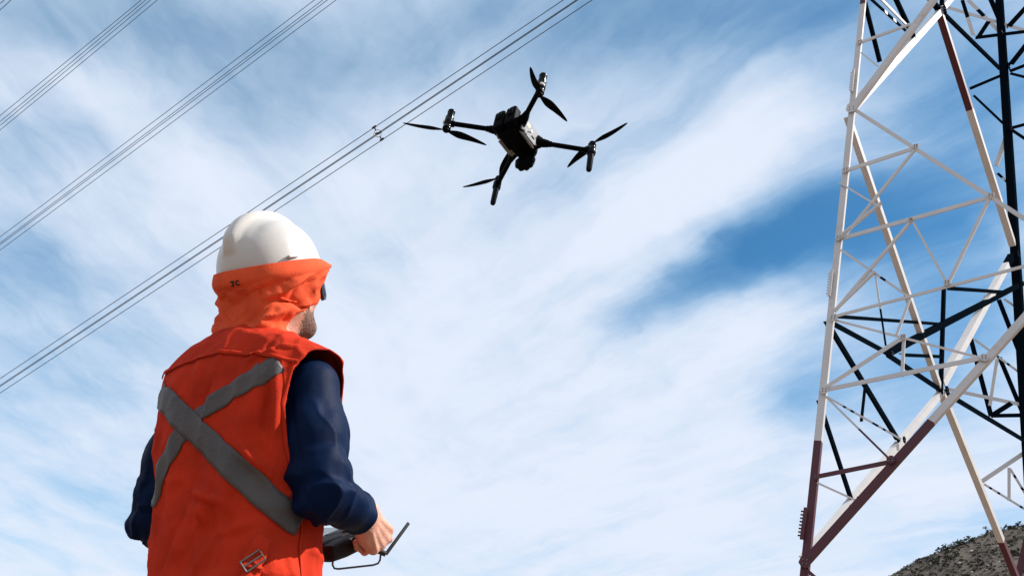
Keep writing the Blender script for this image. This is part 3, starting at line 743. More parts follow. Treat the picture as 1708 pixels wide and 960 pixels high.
# ---- distance-field modelling: primitives blended into one field, then meshed as one surface
class Field:
    def __init__(s, lo, hi, h):
        s.lo = np.array(lo, float); s.h = h; s.n = (np.ceil((np.array(hi) - s.lo) / h)).astype(int) + 1
        s.F = np.full(s.n, 9.0, np.float32)
    def grid(s, lo, hi):
        a = np.clip(np.floor((np.array(lo) - s.lo) / s.h).astype(int), 0, s.n - 1); b = np.clip(np.ceil((np.array(hi) - s.lo) / s.h).astype(int) + 1, 1, s.n)
        if np.any(b <= a): return None, None
        sl = tuple(slice(i, j) for i, j in zip(a, b))
        ax = [s.lo[k] + s.h * np.arange(a[k], b[k]) for k in range(3)]
        return sl, np.stack(np.meshgrid(*ax, indexing='ij'), -1)
    def mix(s, sl, d, k, sub=False):
        A = s.F[sl]
        if sub: d = -d; r = np.maximum(A, d); r = np.where(np.abs(A - d) < k, r + (k - np.abs(A - d)) ** 2 / (4 * k), r) if k > 0 else r
        elif k > 0: h = np.maximum(k - np.abs(A - d), 0) / k; r = np.minimum(A, d) - h * h * k * 0.25
        else: r = np.minimum(A, d)
        s.F[sl] = r
    def cone(s, a, b, ra, rb, k=0.01, sub=False):
        a, b = np.array(a, float), np.array(b, float); m = max(ra, rb) + k + 3 * s.h
        sl, P = s.grid(np.minimum(a, b) - m, np.maximum(a, b) + m)
        if sl is None: return s
        ba = b - a; t = np.clip(((P - a) @ ba) / (ba @ ba), 0, 1); d = np.linalg.norm(P - a - t[..., None] * ba, axis=-1) - (ra + (rb - ra) * t)
        s.mix(sl, d, k, sub); return s
    def ell(s, c, r, k=0.01, R=None, sub=False):
        c, r = np.array(c, float), np.array(r, float); m = r.max() + k + 3 * s.h
        sl, P = s.grid(c - m, c + m)
        if sl is None: return s
        q = P - c
        if R is not None: q = q @ np.asarray(R)          # columns of R are the axes
        k0 = np.linalg.norm(q / r, axis=-1) + 1e-9; k1 = np.linalg.norm(q / (r * r), axis=-1) + 1e-9
        s.mix(sl, k0 * (k0 - 1) / k1, k, sub); return s
    def cut(s, c, n, rad):
        """remove what lies beyond a plane, near c"""
        c, n = np.array(c, float), np.array(n, float); n = n / np.linalg.norm(n)
        sl, P = s.grid(c - rad, c + rad)
        q = P - c; d = q @ n; near = np.linalg.norm(q, axis=-1) < rad
        s.F[sl] = np.where(near, np.maximum(s.F[sl], d), s.F[sl]); return s
    def mesh(s):
        F = s.F; I = F < 0; nx, ny, nz = F.shape
        c = np.zeros((nx - 1, ny - 1, nz - 1), np.int8)
        for i in (0, 1):
            for j in (0, 1):
                for k in (0, 1): c += I[i:nx - 1 + i, j:ny - 1 + j, k:nz - 1 + k]
        act = np.argwhere((c > 0) & (c < 8)); idx = np.full(c.shape, -1, np.int64); idx[tuple(act.T)] = np.arange(len(act))
        S = np.zeros((len(act), 3)); cnt = np.zeros(len(act))
        cor = [(i, j, k) for i in (0, 1) for j in (0, 1) for k in (0, 1)]
        for u in cor:
            for ax in range(3):
                if u[ax]: continue
                v = list(u); v[ax] = 1
                fa = F[tuple((act + u).T)]; fb = F[tuple((act + v).T)]; m = (fa < 0) != (fb < 0)
                t = np.where(m, fa / np.where(m, fa - fb, 1), 0)
                p = np.tile(np.array(u, float), (len(act), 1)); p[:, ax] = t
                S[m] += p[m]; cnt += m
        V = s.lo + s.h * (act + S / cnt[:, None]); Q = []
        for ax in range(3):
            o = [a for a in range(3) if a != ax]
            sa = [slice(None)] * 3; sb = [slice(None)] * 3; sa[ax] = slice(0, -1); sb[ax] = slice(1, None)
            E = I[tuple(sa)] != I[tuple(sb)]; e = np.argwhere(E)
            e = e[np.all((e[:, o] > 0) & (e[:, o] < np.array(F.shape)[o] - 1), axis=1)]
            sg = I[tuple(e.T)]
            def cell(da, db):
                q = e.copy(); q[:, o[0]] -= da; q[:, o[1]] -= db; return idx[tuple(q.T)]
            q = np.stack([cell(1, 1), cell(0, 1), cell(0, 0), cell(1, 0)], 1)
            flip = sg if ax != 1 else ~sg
            q[~flip] = q[~flip][:, ::-1]; Q.append(q)
        Q = np.concatenate(Q); return V, Q[(Q >= 0).all(1)]
def relax(V, Q, it=2, lam=0.5):
    E = np.concatenate([Q[:, [0, 1]], Q[:, [1, 2]], Q[:, [2, 3]], Q[:, [3, 0]]]); E = np.concatenate([E, E[:, ::-1]])
    deg = np.bincount(E[:, 0], minlength=len(V)).astype(float)[:, None]
    for _ in range(it):
        S = np.stack([np.bincount(E[:, 0], weights=V[E[:, 1], k], minlength=len(V)) for k in range(3)], 1)
        V = V + lam * (S / np.maximum(deg, 1) - V)
    return V
def vnormals(V, Q):
    n = np.cross(V[Q[:, 2]] - V[Q[:, 0]], V[Q[:, 3]] - V[Q[:, 1]]); N_ = np.zeros_like(V)
    for k in range(4): 
        for a in range(3): N_[:, a] += np.bincount(Q[:, k], weights=n[:, a], minlength=len(V))
    return N_ / (np.linalg.norm(N_, axis=1)[:, None] + 1e-12)
# ---- joints (person frame, leaning applied to the shoulders by hand)
SH_R, EL_R, WR_R = np.array([.182, -.050, 1.352]), np.array([.276, -.045, 1.118]), np.array([.225, .160, 1.125])
SH_L, EL_L, WR_L = np.array([-.170, -.045, 1.345]), np.array([-.205, -.030, 1.085]), np.array([-.205, .180, 1.120])
HND_F = np.array([-.10, .92, -.36]); HND_F /= np.linalg.norm(HND_F)
HND_N = np.array([.93, .02, -.10]); HND_N -= HND_F * (HND_N @ HND_F); HND_N /= np.linalg.norm(HND_N)
HND_S = np.cross(HND_N, HND_F)
def hand_field(wr, hf, hn, hs, curl, h):
    """palm, four bent fingers of different lengths and a thumb; hn = back of the hand, hs = thumb side"""
    ctr = wr + hf * .08 - hn * .02
    F = Field(ctr - .14, ctr + .14, h); P = lambda f, n, s: wr + hf * f + hn * n + hs * s
    F.cone(P(-.07, -.004, 0), P(.0, 0, 0), .024, .0240, .01)
    R = np.column_stack([hf, hn, hs])
    F.ell(P(.0, 0, 0), (.03, .019, .028), .02, R)
    mc = [(.092, .004, .029), (.096, .006, .008), (.091, .004, -.012), (.081, 0, -.031)]
    for i, (f, n, s_) in enumerate(mc):
        F.cone(P(.005, 0, s_ * .55), P(f, n, s_), .0165, .0118 if i < 3 else .0108, .016)
    F.ell(P(.045, -.012, .018), (.038, .014, .020), .014, R); F.ell(P(.05, -.012, -.022), (.040, .013, .016), .014, R)
    lens = [(.044, .026, .021), (.048, .029, .022), (.044, .027, .021), (.034, .021, .019)]; rad = [.0098, .0100, .0094, .0084]
    for i, ((f, n, s_), L, r) in enumerate(zip(mc, lens, rad)):
        p = P(f, n, s_); a = 0; spread = (s_ * .6)
        F.ell(p + hn * .004, (.0115, .0085, .0098), .008, R)
        for j in range(3):
            a += math.radians(curl[i][j]); d = hf * math.cos(a) - hn * math.sin(a) + hs * spread * .25
            q = p + d / np.linalg.norm(d) * L[j]; F.cone(p, q, r * (1 - .06 * j), r * (1 - .06 * (j + 1)), .0022)
            if j < 2: F.ell(q + hn * .001, (r * 1.03,) * 3, .004)
            p = q
    t0, t1, t2, t3 = P(.012, -.010, .020), P(.040, -.022, .045), P(.072, -.032, .052), P(.098, -.040, .046)
    F.cone(t0, t1, .0165, .0138, .014); F.cone(t1, t2, .0125, .0112, .006); F.cone(t2, t3, .0108, .0092, .004); F.ell(t2, (.0118,) * 3, .004)
    # tendons running over the back of the hand
    for (f, n, s_) in mc: F.cone(P(.03, .0155, s_ * .6), P(f - .006, .0125, s_), .0028, .0036, .007)
    F.ell(P(-.012, .012, -.02), (.009,) * 3, .012)
    return F
CURL_R = [(24, 48, 30), (52, 80, 45), (58, 85, 48), (62, 85, 48)]
CURL_L = [(45, 80, 40)] * 4

# ---- vest: back and front panels that part at the armholes and meet on the shoulders
def _tab(z, zs, ws): return np.interp(z, zs, ws)
Z_HEM, Z_SH = 0.78, 1.335
def vest_base(sd, s, v):
    """sd -1 back, +1 front; s -1..1 across; v 0 hem .. 1 shoulder seam"""
    s = np.asarray(s, float); v = np.asarray(v, float)
    q = np.clip((v - .8) / .2, 0, 1) * math.pi / 2
    z0 = np.where(v < .8, Z_HEM + (Z_SH - Z_HEM) * v / .8, Z_SH + .12 * np.sin(q))
    W_ = _tab(z0, [.78, .95, 1.08, 1.13, 1.20, 1.28, 1.36, 1.42, 1.46], [.192, .178, .177, .185, .182, .181, .196, .216, .238])
    A_ = _tab(z0, [.78, .95, 1.08, 1.13, 1.20, 1.28, 1.36, 1.42, 1.46], [.192, .178, .177, .185, .200, .211, .226, .244, .266])
    bb = _tab(z0, [.78, .95, 1.1, 1.25, 1.36, 1.46], [.142, .126, .122, .130, .130, .120]) if sd < 0 else _tab(z0, [.78, .95, 1.1, 1.25, 1.36, 1.46], [.14, .132, .128, .134, .132, .122])
    x = W_ * np.sin(s * math.pi / 2); x = np.where((x < -.12) & (v > .6), -.12 + (x + .12) * (1 - .35 * smooth01((v - .6) / .2)), x)
    n = 2.5
    dep = bb * np.clip(1 - (np.abs(x) / A_) ** n, 0, 1) ** (1 / n)
    ztop = 1.502 - np.where(x < 0, .082, .060) * (np.abs(x) / .2) ** 1.5
    z = np.where(v < .8, z0, Z_SH + (ztop - Z_SH) * np.sin(q)); dep = dep * np.cos(q) ** .75
    yc = -.012 - .004 * np.sin((z - .8) * 4)
    return lean(np.stack([x, yc + sd * dep, z], -1))
def LX(z): return .088 * np.clip(1.42 - np.asarray(z, float), 0, .75) / .6
def ridge(t): return 1 - np.abs(2 * (t - np.floor(t)) - 1)
BUMPS = [(.168, 1.160, .030, .010, -.75, .026), (.076, 1.088, .030, .008, -.35, .024), (.088, 1.055, .011, .022, .15, .026), (.10, 1.08, .02, .006, -.2, .009), (.19, .93, .05, .05, -.3, .02), (.15, .99, .016, .03, .5, .010),
         (.184, 1.30, .008, .065, .10, .013), (.170, 1.27, .006, .05, .05, -.008), (.192, 1.25, .006, .06, 0, .008), (.128, 1.375, .016, .006, .5, .010), (.156, 1.388, .012, .006, -.4, .010), (.180, 1.405, .014, .005, .3, .008), (.145, 1.40, .006, .014, .2, -.008),
         (-.012, 1.33, .012, .05, .3, .008), (.03, 1.31, .010, .06, -.2, -.006), (-.04, 1.17, .014, .09, .2, .008), (.034, 1.0, .02, .09, -.25, .009), (.0, .98, .015, .08, -.3, -.007), (.163, 1.03, .03, .010, .5, .009), (.215, .985, .016, .04, .5, .012), (.10, .96, .012, .06, -.4, .010)]   # (x, z, radius x, radius z, tilt, height) on the back panel
def vest_fold(sd, P):
    x, y, z = P[..., 0], P[..., 1], P[..., 2]; sh = x.shape; q = np.stack([x.ravel(), y.ravel(), z.ravel()], 1)
    f = (fbm(q * [9, 9, 3.2], 31 + sd, 3) - .5) * .014 + (fbm(q * [22, 22, 8] + [0, 0, 0], 41 + sd, 2) - .5) * .0055 + (fbm(q * [55, 55, 26], 51, 2) - .5) * .0022
    d_ = x * .8 + z * .6; f = f.reshape(sh) + ((1 - np.abs(np.sin(d_ * 38 + 6 * fbm(q * 6, 71, 2).reshape(sh)))) ** 3 * .006 * smooth01((1.25 - z) / .3)); g_ = 1 - np.abs(2 * fbm(q * [10, 10, 6], 81, 2) - 1); g2_ = 1 - np.abs(2 * fbm(q * [20, 20, 11] + [3, 0, 0], 87, 2) - 1); f = f.ravel() + g_ ** 6 * .007 + g2_ ** 9 * .0035 - np.abs(fbm(q * [7, 7, 14], 83, 2) - .5) * .014 * smooth01((1.12 - q[:, 2]) / .15)
    f = f.reshape(sh)
    # long drape folds falling from the shoulder blades
    for (x0, sl, w, z0, z1, h) in ((.135, .10, .020, 1.0, 1.42, .010), (.105, .05, .013, 1.12, 1.40, .007), (.02, -.12, .03, .95, 1.36, -.005), (-.07, .15, .022, .85, 1.25, .006), (.06, -.3, .02, .8, 1.02, .010), (.11, -.25, .018, .78, .98, -.008), (-.13, .1, .02, .9, 1.3, .005)):
        if sd < 0: f = f + h * np.exp(-((x - x0 - sl * (z - 1.2)) / w) ** 2) * smooth01((z - z0) / .1) * smooth01((z1 - z) / .1)
    if sd < 0:
        for (bx, bz, rx, rz, a, h) in BUMPS:
            c, s_ = math.cos(a), math.sin(a); u = ((x - bx) * c + (z - bz) * s_) / rx; w = (-(x - bx) * s_ + (z - bz) * c) / rz
            f = f + h * np.exp(-(u * u + w * w))
    return f
def vest_pt(sd, s, v, off=0.0):
    e = 1e-3; s = np.asarray(s, float); v = np.asarray(v, float)
    P = vest_base(sd, s, v)
    ds = vest_base(sd, np.clip(s + e, -1, 1), v) - vest_base(sd, np.clip(s - e, -1, 1), v); dv = vest_base(sd, s, np.clip(v + e, 0, 1)) - vest_base(sd, s, np.clip(v - e, 0, 1))
    n = np.cross(ds, dv); n = n / (np.linalg.norm(n, axis=-1, keepdims=True) + 1e-12); n = n * (-sd)
    n = np.where(((n[..., 1] * sd) < -0.2)[..., None], -n, n)
    edge = smooth01((1 - np.abs(s)) / .08) * smooth01((1 - v) / .04)
    return P + n * ((vest_fold(sd, P) * edge) + off)[..., None]
# GEO-END

M_orange = mat('orange_cotton', (0.42, 0.026, 0.009), 0.85, var=0.16, nscale=14, bump=0.3, bscale=420, spec=0.08)
M_hood = mat('orange_hood_cotton', (0.62, 0.082, 0.030), 0.85, var=0.14, nscale=18, bump=0.25, bscale=420, spec=0.08)
M_lining = mat('red_lining', (0.36, 0.008, 0.014), 0.8, var=0.1, nscale=30)
M_tape = mat('reflective_tape', (0.052, 0.043, 0.040), 0.55, var=0.2, nscale=9, bump=0.18, bscale=150, spec=0.45)
M_navy = mat('navy_cotton', (0.0004, 0.0068, 0.030), 0.6, var=0.15, nscale=12, bump=0.1, bscale=380, spec=0.06)
M_trouser = mat('dark_trouser', (0.02, 0.025, 0.035), 0.8, bump=0.1, bscale=300)
M_boot = mat('boot_leather', (0.05, 0.032, 0.02), 0.5)
M_hat = mat('white_hat_plastic', (0.46, 0.44, 0.41), 0.32, var=0.05, nscale=14, bump=0.03, bscale=60, spec=0.5)
M_black = mat('black_plastic', (0.006, 0.006, 0.007), 0.25, spec=0.5)
M_ink = mat('black_ink', (0.01, 0.008, 0.008), 0.8)
M_metal = mat('buckle_metal', (0.16, 0.14, 0.13), 0.35, 0.8)
# skin, darker with stubble along the jaw (position in the person frame)
M_skin = mat('skin', (0.42, 0.20, 0.135), 0.5, nscale=38, col2=(0.56, 0.31, 0.23), bump=0.22, bscale=260, spec=0.4)
M_skin.node_tree.nodes['Principled BSDF'].inputs['Subsurface Weight'].default_value = 0.12
M_skin.node_tree.nodes['Principled BSDF'].inputs['Subsurface Radius'].default_value = (0.012, 0.005, 0.003)
M_skin.node_tree.nodes['Principled BSDF'].inputs['Subsurface Scale'].default_value = 0.5
M_beard = mat('beard_stubble', (0.022, 0.014, 0.012), 0.75, nscale=210, col2=(0.27, 0.15, 0.11), bump=0.5, bscale=500, spec=0.2)

person = tag(empty('person', (PPOS[0], PPOS[1], 0)), 'worker seen from behind in a white hard hat and orange vest with navy sleeves', 'person')
person.rotation_euler = (0, 0, -PAZ)
# ---- body: one mesh of head, neck, trunk, arms, legs and hands
def head_field():
    F = Field(HO + [-.16, -.22, -.30], HO + [.16, .24, .22], .0035); H = lambda x, y, z: head(np.array([x, y, z])); R = np.column_stack([HX, HY, HZ])
    F.ell(H(0, -.012, .0), (.080, .100, .105), .03, R); F.ell(H(0, .022, -.06), (.070, .080, .085), .04, R)
    F.cone(H(0, .050, -.132), H(0, .076, -.146), .034, .024, .04)                   # chin
    for x in (-1, 1):
        F.cone(H(.052 * x, .0, -.095), H(.022 * x, .066, -.145), .024, .020, .03)   # jaw line
        F.ell(H(.048 * x, .066, -.070), (.024, .022, .022), .025, R)                  # cheekbone
        F.ell(H(.034 * x, .098, -.040), (.020, .013, .012), .006, R, True)            # eye socket
        F.ell(H(.034 * x, .083, -.041), (.0125, .0125, .0125), .003)                  # eye
        F.ell(H(.078 * x, -.005, -.062), (.008, .020, .031), .006, R)                 # ear
        F.ell(H(.082 * x, .0, -.060), (.006, .011, .018), .004, R, True)
    F.ell(H(0, .088, -.012), (.055, .016, .012), .02, R)                              # brow
    F.cone(H(0, .100, -.030), H(0, .118, -.072), .008, .0125, .012)                 # nose
    for x in (-1, 1): F.ell(H(.011 * x, .108, -.076), (.008, .010, .007), .006, R)
    F.cone(H(-.018, .094, -.104), H(.018, .094, -.104), .006, .006, .008); F.cone(H(-.015, .093, -.114), H(.015, .093, -.114), .007, .007, .008)
    F.ell(H(0, .106, -.109), (.026, .006, .0018), .002, R, True)
    F.cone(H(0, -.02, -.10), lean(np.array([0, -.02, 1.42])), .062, .066, .04)       # neck
    return F
def body_field():
    F = Field((-.42, -.30, 0.0), (.42, .40, 1.56), .010)
    F.cone(lean([0, -.01, 1.20]), lean([0, -.015, 1.36]), .115, .105, .05); F.ell(lean([0, -.015, 1.30]), (.165, .095, .13), .05); F.ell((LX(.98), -.01, .98), (.150, .105, .12), .06)
    F.cone(lean([0, -.02, 1.40]), lean([0, -.02, 1.50]), .068, .060, .05)
    for s_, e, w in ((SH_R, EL_R, WR_R), (SH_L, EL_L, WR_L)):
        F.cone(lean([0, -.015, 1.38]), s_, .06, .056, .04); F.cone(s_, e, .052, .042, .03); F.cone(e, w, .035, .022, .015)
    for x in (-1, 1):
        F.cone((.085 * x + .06, -.01, .92), (.10 * x + .08, .0, .50), .085, .058, .04); F.cone((.10 * x + .08, .0, .50), (.105 * x + .08, -.02, .09), .056, .036, .02); F.cone((.105 * x + .08, -.03, .05), (.115 * x + .08, .14, .035), .036, .028, .02)
    return F
parts = []
for Fd, it in ((body_field(), 2), (head_field(), 2), (hand_field(WR_R, HND_F, HND_N, HND_S, CURL_R, .0017), 2), (hand_field(WR_L, HND_F * [-1, 1, 1], HND_N * [-1, 1, 1], np.cross(HND_F * [-1, 1, 1], HND_N * [-1, 1, 1]), CURL_L, .003), 1)):
    v, q = Fd.mesh(); parts.append((relax(v, q, it), q))
V = np.concatenate([p[0] for p in parts]); k = 0; Q = []
for v, q in parts: Q.append(q + k); k += len(v)
Q = np.concatenate(Q)
fc = V[Q].mean(1) - HO; hx_, hy_, hz_ = fc @ HX, fc @ HY, fc @ HZ
nz_ = (fbm(np.stack([hx_, hy_, hz_], 1) * 60, 3) - .5) * .03 + (rng.random(len(fc)) - .5) * .016
beard = (hz_ + nz_ < -.102 + .2 * np.clip(.05 - hy_, 0, .2)) & (hz_ > -.20) & (hy_ + nz_ > .002) & (np.abs(fc).max(1) < .25)
body = pydata('body', V, Q, [M_skin, M_beard], person, True, beard.astype(int))

# ---- shirt with both sleeves
def fold_sleeve(V, Nn, sh, el, wr):
    """drape and crush folds along an arm"""
    d1 = el - sh; L1 = np.linalg.norm(d1); d1 = d1 / L1; d2 = wr - el; L2 = np.linalg.norm(d2); d2 = d2 / L2
    t1 = (V - sh) @ d1 / L1; t2 = (V - el) @ d2 / L2
    r1 = np.linalg.norm(V - sh - np.clip(t1, 0, 1)[:, None] * d1 * L1, axis=1); r2 = np.linalg.norm(V - el - np.clip(t2, 0, 1)[:, None] * d2 * L2, axis=1)
    up_ = smooth01((r2 - r1) / .07 + .5); near = np.minimum(r1, r2) < .13
    a1 = np.arctan2((V - sh) @ np.cross(d1, [0, 1.0, 0]), (V - sh) @ np.array([0, 1.0, 0])); a2 = np.arctan2((V - el) @ np.cross(d2, [0, 0, 1.0]), (V - el) @ np.array([0, 0, 1.0]))
    f = np.zeros(len(V)); wn = (fbm(V * 9, 77, 3) - .5)
    u = np.clip(t1, -.3, 1.2); w = np.clip(t2, -.3, 1.2)
    g1 = np.sin(a1 * 2.5 + u * 2.0 + wn * 5) * .0045 * smooth01((u - .1) / .3) * smooth01((1.05 - u) / .3)
    g1 += (1 - np.abs(np.sin(u * 10.5 + a1 * .8 + wn * 5))) ** 1.7 * .014 * smooth01((u - .66) / .22)
    g1 += (1 - np.abs(np.sin(a1 * 2.2 + u * 1.2 + wn * 4 + 1))) ** 3 * .005 * smooth01((u - .2) / .3)
    g1 += .009 * np.exp(-((u - .86) / .07) ** 2) - .010 * np.exp(-((u - 1.0) / .05) ** 2)
    g2 = np.sin(a2 * 2.0 - w * 5.0 + wn * 6) * .0040 * smooth01((w - .1) / .3) * smooth01((.95 - w) / .2)
    g2 += (1 - np.abs(np.sin(w * 9.5 - a2 * .9 + wn * 5))) ** 1.7 * .014 * smooth01((.42 - w) / .35)
    g2 += .006 * np.exp(-((w - .80) / .04) ** 2) * (.6 + wn)
    f = (g1 * up_ + g2 * (1 - up_)) * near
    f += (fbm(V * [22, 22, 14], 91, 2) - .5) * .004 * near + (fbm(V * 60, 93, 2) - .5) * .0016 * near
    return f
CUFF = .82
def shirt():
    F = Field((-.42, -.32, .90), (.42, .32, 1.52), .0034)
    F.cone(lean([0, -.01, 1.12]), lean([0, -.012, 1.36]), .120, .112, .05); F.ell(lean([0, -.012, 1.28]), (.172, .100, .14), .05)
    F.cone(lean([0, -.02, 1.40]), lean([0, -.015, 1.46]), .072, .068, .03)
    for s_, e, w in ((SH_R, EL_R, WR_R), (SH_L, EL_L, WR_L)):
        c = e + (w - e) * CUFF; d = (w - e) / np.linalg.norm(w - e); m = (s_ + e) / 2
        F.cone(lean([.06 * np.sign(s_[0]), -.015, 1.37]), s_, .055, .058, .03); F.cone(s_, m, .058, .063, .02); F.cone(m, e, .062, .053, .02)
        F.cone(e, e + (w - e) * .45, .051, .047, .02); F.cone(e + (w - e) * .45, w, .047, .040, .02)
        F.cone(c - d * .018, c + d * .01, .0435, .0425, .004)
        F.cut(c, d, .085); F.cone(c - d * .02, c + d * .05, .038, .038, .0, True)
    return F
v, q = shirt().mesh(); v = relax(v, q, 2); nn = vnormals(v, q)
v = v + nn * fold_sleeve(v, nn, SH_R, EL_R, WR_R)[:, None] * (v[:, 0] > .1)[:, None] + nn * fold_sleeve(v, nn, SH_L, EL_L, WR_L)[:, None] * (v[:, 0] < -.1)[:, None]
v = relax(v, q, 1, .4)
pydata('shirt', v, q, M_navy, person)
# ---- trousers and boots
F = Field((-.24, -.30, 0.05), (.40, .30, 1.10), .010)
F.ell((LX(.96), -.01, .96), (.162, .115, .12), .05)
for x in (-1, 1): F.cone((.080 * x + .06, -.01, .92), (.10 * x + .08, .0, .50), .092, .078, .03); F.cone((.10 * x + .08, .0, .50), (.105 * x + .08, -.02, .12), .078, .070, .02)
v, q = F.mesh(); nn = vnormals(v, q); v = v + nn * ((fbm(v * [14, 14, 8], 5, 3) - .5) * .02)[:, None]
pydata('trousers', relax(v, q, 1), q, M_trouser, person)
for x in (-1, 1):
    bx = .105 * x + .08
    F = Field((bx - .1, -.16, -.01), (bx + .1, .24, .26), .007)
    F.cone((bx, -.03, .22), (bx, -.03, .07), .055, .055, .03); F.cone((bx, -.03, .055), (bx + .01 * x, .15, .045), .052, .042, .03); F.cut((bx, .04, .004), (0, 0, -1), .3)
    v, q = F.mesh(); pydata('boot', relax(v, q, 1), q, M_boot, person)

# ---- vest panels as one cloth
ns, nvv = 120, 210
Vv, Ff = [], []; base = 0
for sd in (-1, 1):
    s, vv_ = np.meshgrid(np.linspace(-1, 1, ns), np.linspace(0, 1, nvv)); P = vest_pt(sd, s, vv_)
    Vv.append(P.reshape(-1, 3))
    for j in range(nvv - 1):
        for i in range(ns - 1):
            f = (base + j * ns + i, base + j * ns + i + 1, base + (j + 1) * ns + i + 1, base + (j + 1) * ns + i)
            Ff.append(f if sd < 0 else f[::-1])
    base += ns * nvv
vest = pydata('vest', np.concatenate(Vv), Ff, [M_orange, M_lining], person)
b_ = bmesh.new(); b_.from_mesh(vest.data); bmesh.ops.remove_doubles(b_, verts=b_.verts, dist=.0012); bmesh.ops.recalc_face_normals(b_, faces=b_.faces); b_.to_mesh(vest.data); b_.free()
vest.data.polygons.foreach_set('use_smooth', [True] * len(vest.data.polygons))
so_ = vest.modifiers.new('cloth_thickness', 'SOLIDIFY'); so_.thickness = .0028; so_.offset = 1.0; so_.material_offset = 1; so_.material_offset_rim = 0
def strip(name, m, pts, width, parent, sd=-1, off=.0055, n=70, rows=6, th=.0012):
    """a band laid on the vest along points given as (s, v)"""
    pts = np.array(pts, float); d = np.r_[0, np.cumsum(np.linalg.norm(np.diff(pts, axis=0), axis=1))]; t = np.linspace(0, d[-1], n)
    c = np.stack([np.interp(t, d, pts[:, 0]), np.interp(t, d, pts[:, 1])], 1)
    for _ in range(3): c[1:-1] = (c[:-2] + 2 * c[1:-1] + c[2:]) / 4
    C = vest_pt(sd, c[:, 0], c[:, 1]); e = 1e-3
    G = []
    # step sideways on the surface by solving in the (s, v) chart
    for i in range(n):
        a, b2 = max(i - 1, 0), min(i + 1, n - 1); T = C[b2] - C[a]; T /= np.linalg.norm(T)
        Js = (vest_base(sd, c[i, 0] + e, c[i, 1]) - vest_base(sd, c[i, 0] - e, c[i, 1])) / (2 * e); Jv = (vest_base(sd, c[i, 0], min(c[i, 1] + e, 1)) - vest_base(sd, c[i, 0], c[i, 1] - e)) / (2 * e)
        nrm = np.cross(Js, Jv); nrm /= np.linalg.norm(nrm); S_ = np.cross(nrm, T); J = np.stack([Js, Jv], 1); sol = np.linalg.lstsq(J, S_, rcond=None)[0]
        for r in range(rows + 1):
            k = (r / rows - .5) * width; G.append((c[i, 0] + sol[0] * k, c[i, 1] + sol[1] * k))
    G = np.array(G); G[:, 0] = np.clip(G[:, 0], -1, 1); G[:, 1] = np.clip(G[:, 1], 0, 1)
    V = vest_pt(sd, G[:, 0], G[:, 1], off)
    F = [(i * (rows + 1) + r, i * (rows + 1) + r + 1, (i + 1) * (rows + 1) + r + 1, (i + 1) * (rows + 1) + r) for i in range(n - 1) for r in range(rows)]
    o = pydata(name, V, F, m, parent); md = o.modifiers.new('thickness', 'SOLIDIFY'); md.thickness = th; md.offset = 0
    return o
strip('reflective_strip', M_tape, [(-.82, .788), (-.425, .752), (-.137, .667), (.263, .55), (.612, .45), (.93, .395)], .052, vest, -1, .0062)
strip('reflective_strip', M_tape, [(.68, .832), (.588, .807), (.4, .772), (.137, .722), (-.037, .685), (-.175, .64), (-.312, .565), (-.45, .50), (-.56, .44)], .043, vest, -1, .0050)
strip('seam', M_orange, [(-.9, .845), (-.5, .842), (0, .845), (.5, .842), (.95, .848)], .009, vest, -1, .0070, 50, 2, .0016)
strip('seam', M_orange, [(.90, .84), (.915, .7), (.93, .55), (.96, .45), (.97, .2)], .008, vest, -1, .0050, 50, 2, .0016)
sp_b = strip('waist_strap', M_orange, [(.64, .335), (.605, .315), (.575, .275), (.56, .25)], .030, vest, -1, .020, 24, 4, .003)
strip('strap_end', M_orange, [(.575, .255), (.55, .21), (.54, .15)], .024, vest, -1, .016, 24, 4, .003)
bc = vest_pt(-1, np.array(.572), np.array(.268), .027); bu = vest_pt(-1, np.array(.65), np.array(.295), .029) - bc; bu /= np.linalg.norm(bu)
bv = vest_pt(-1, np.array(.605), np.array(.318), .027) - bc; bn = np.cross(bu, bv); bn /= np.linalg.norm(bn); bv = np.cross(bn, bu)
mb = MB(); hw, hh = .019, .011
mb.path([bc + bu * a * hw + bv * b * hh for a, b in ((-1, -1), (1, -1), (1, 1), (-1, 1), (-1, -1))], .0022, 8); mb.tube(bc - bu * hw, bc + bu * hw, .002, .002, 8)
mb.build('buckle', M_metal, vest)

# ---- neck shade: cloth from the hard hat rim down over the nape
def hood_rings(t):
    """control rings at angle t (0 = back, +pi/2 = right), top to bottom"""
    c, s_ = np.cos(t), np.sin(t); fr = smooth01(-c * 1.15 - .02)
    def hr(z, rx, ry, ext, dz=0): return head(np.stack([rx * s_, -(ry + ext * fr) * c, z + dz * fr], -1))
    def tr(y, z, rx, ry, rf): 
        r_ = np.where(c > 0, ry, rf); return lean(np.stack([rx * s_, y - r_ * c, z + 0 * t], -1))
    return [hr(.020, .1165, .139, .0, -.006), hr(.004, .1225, .145, .020, .0), hr(-.010, .1235, .147, .026, .009), hr(-.024, .1165, .140, .008, .014), hr(-.050, .1035, .129, -.022), hr(-.088, .096, .122, -.022),
            tr(-.034, 1.562, .092, .086, .11), tr(-.034, 1.520, .087, .068, .11), tr(-.032, 1.488, .088, .060, .11), tr(-.029, 1.462, .096, .060, .11), tr(-.026, 1.436, .108, .066, .11)]
KN = 11
def hood_tmax(v): return np.interp(v, [0, .3, .335, .40, .50, .60, .72, .85, 1], [3.1416, 3.1416, 2.5, 2.05, 1.98, 1.92, 1.75, 1.60, 1.5])
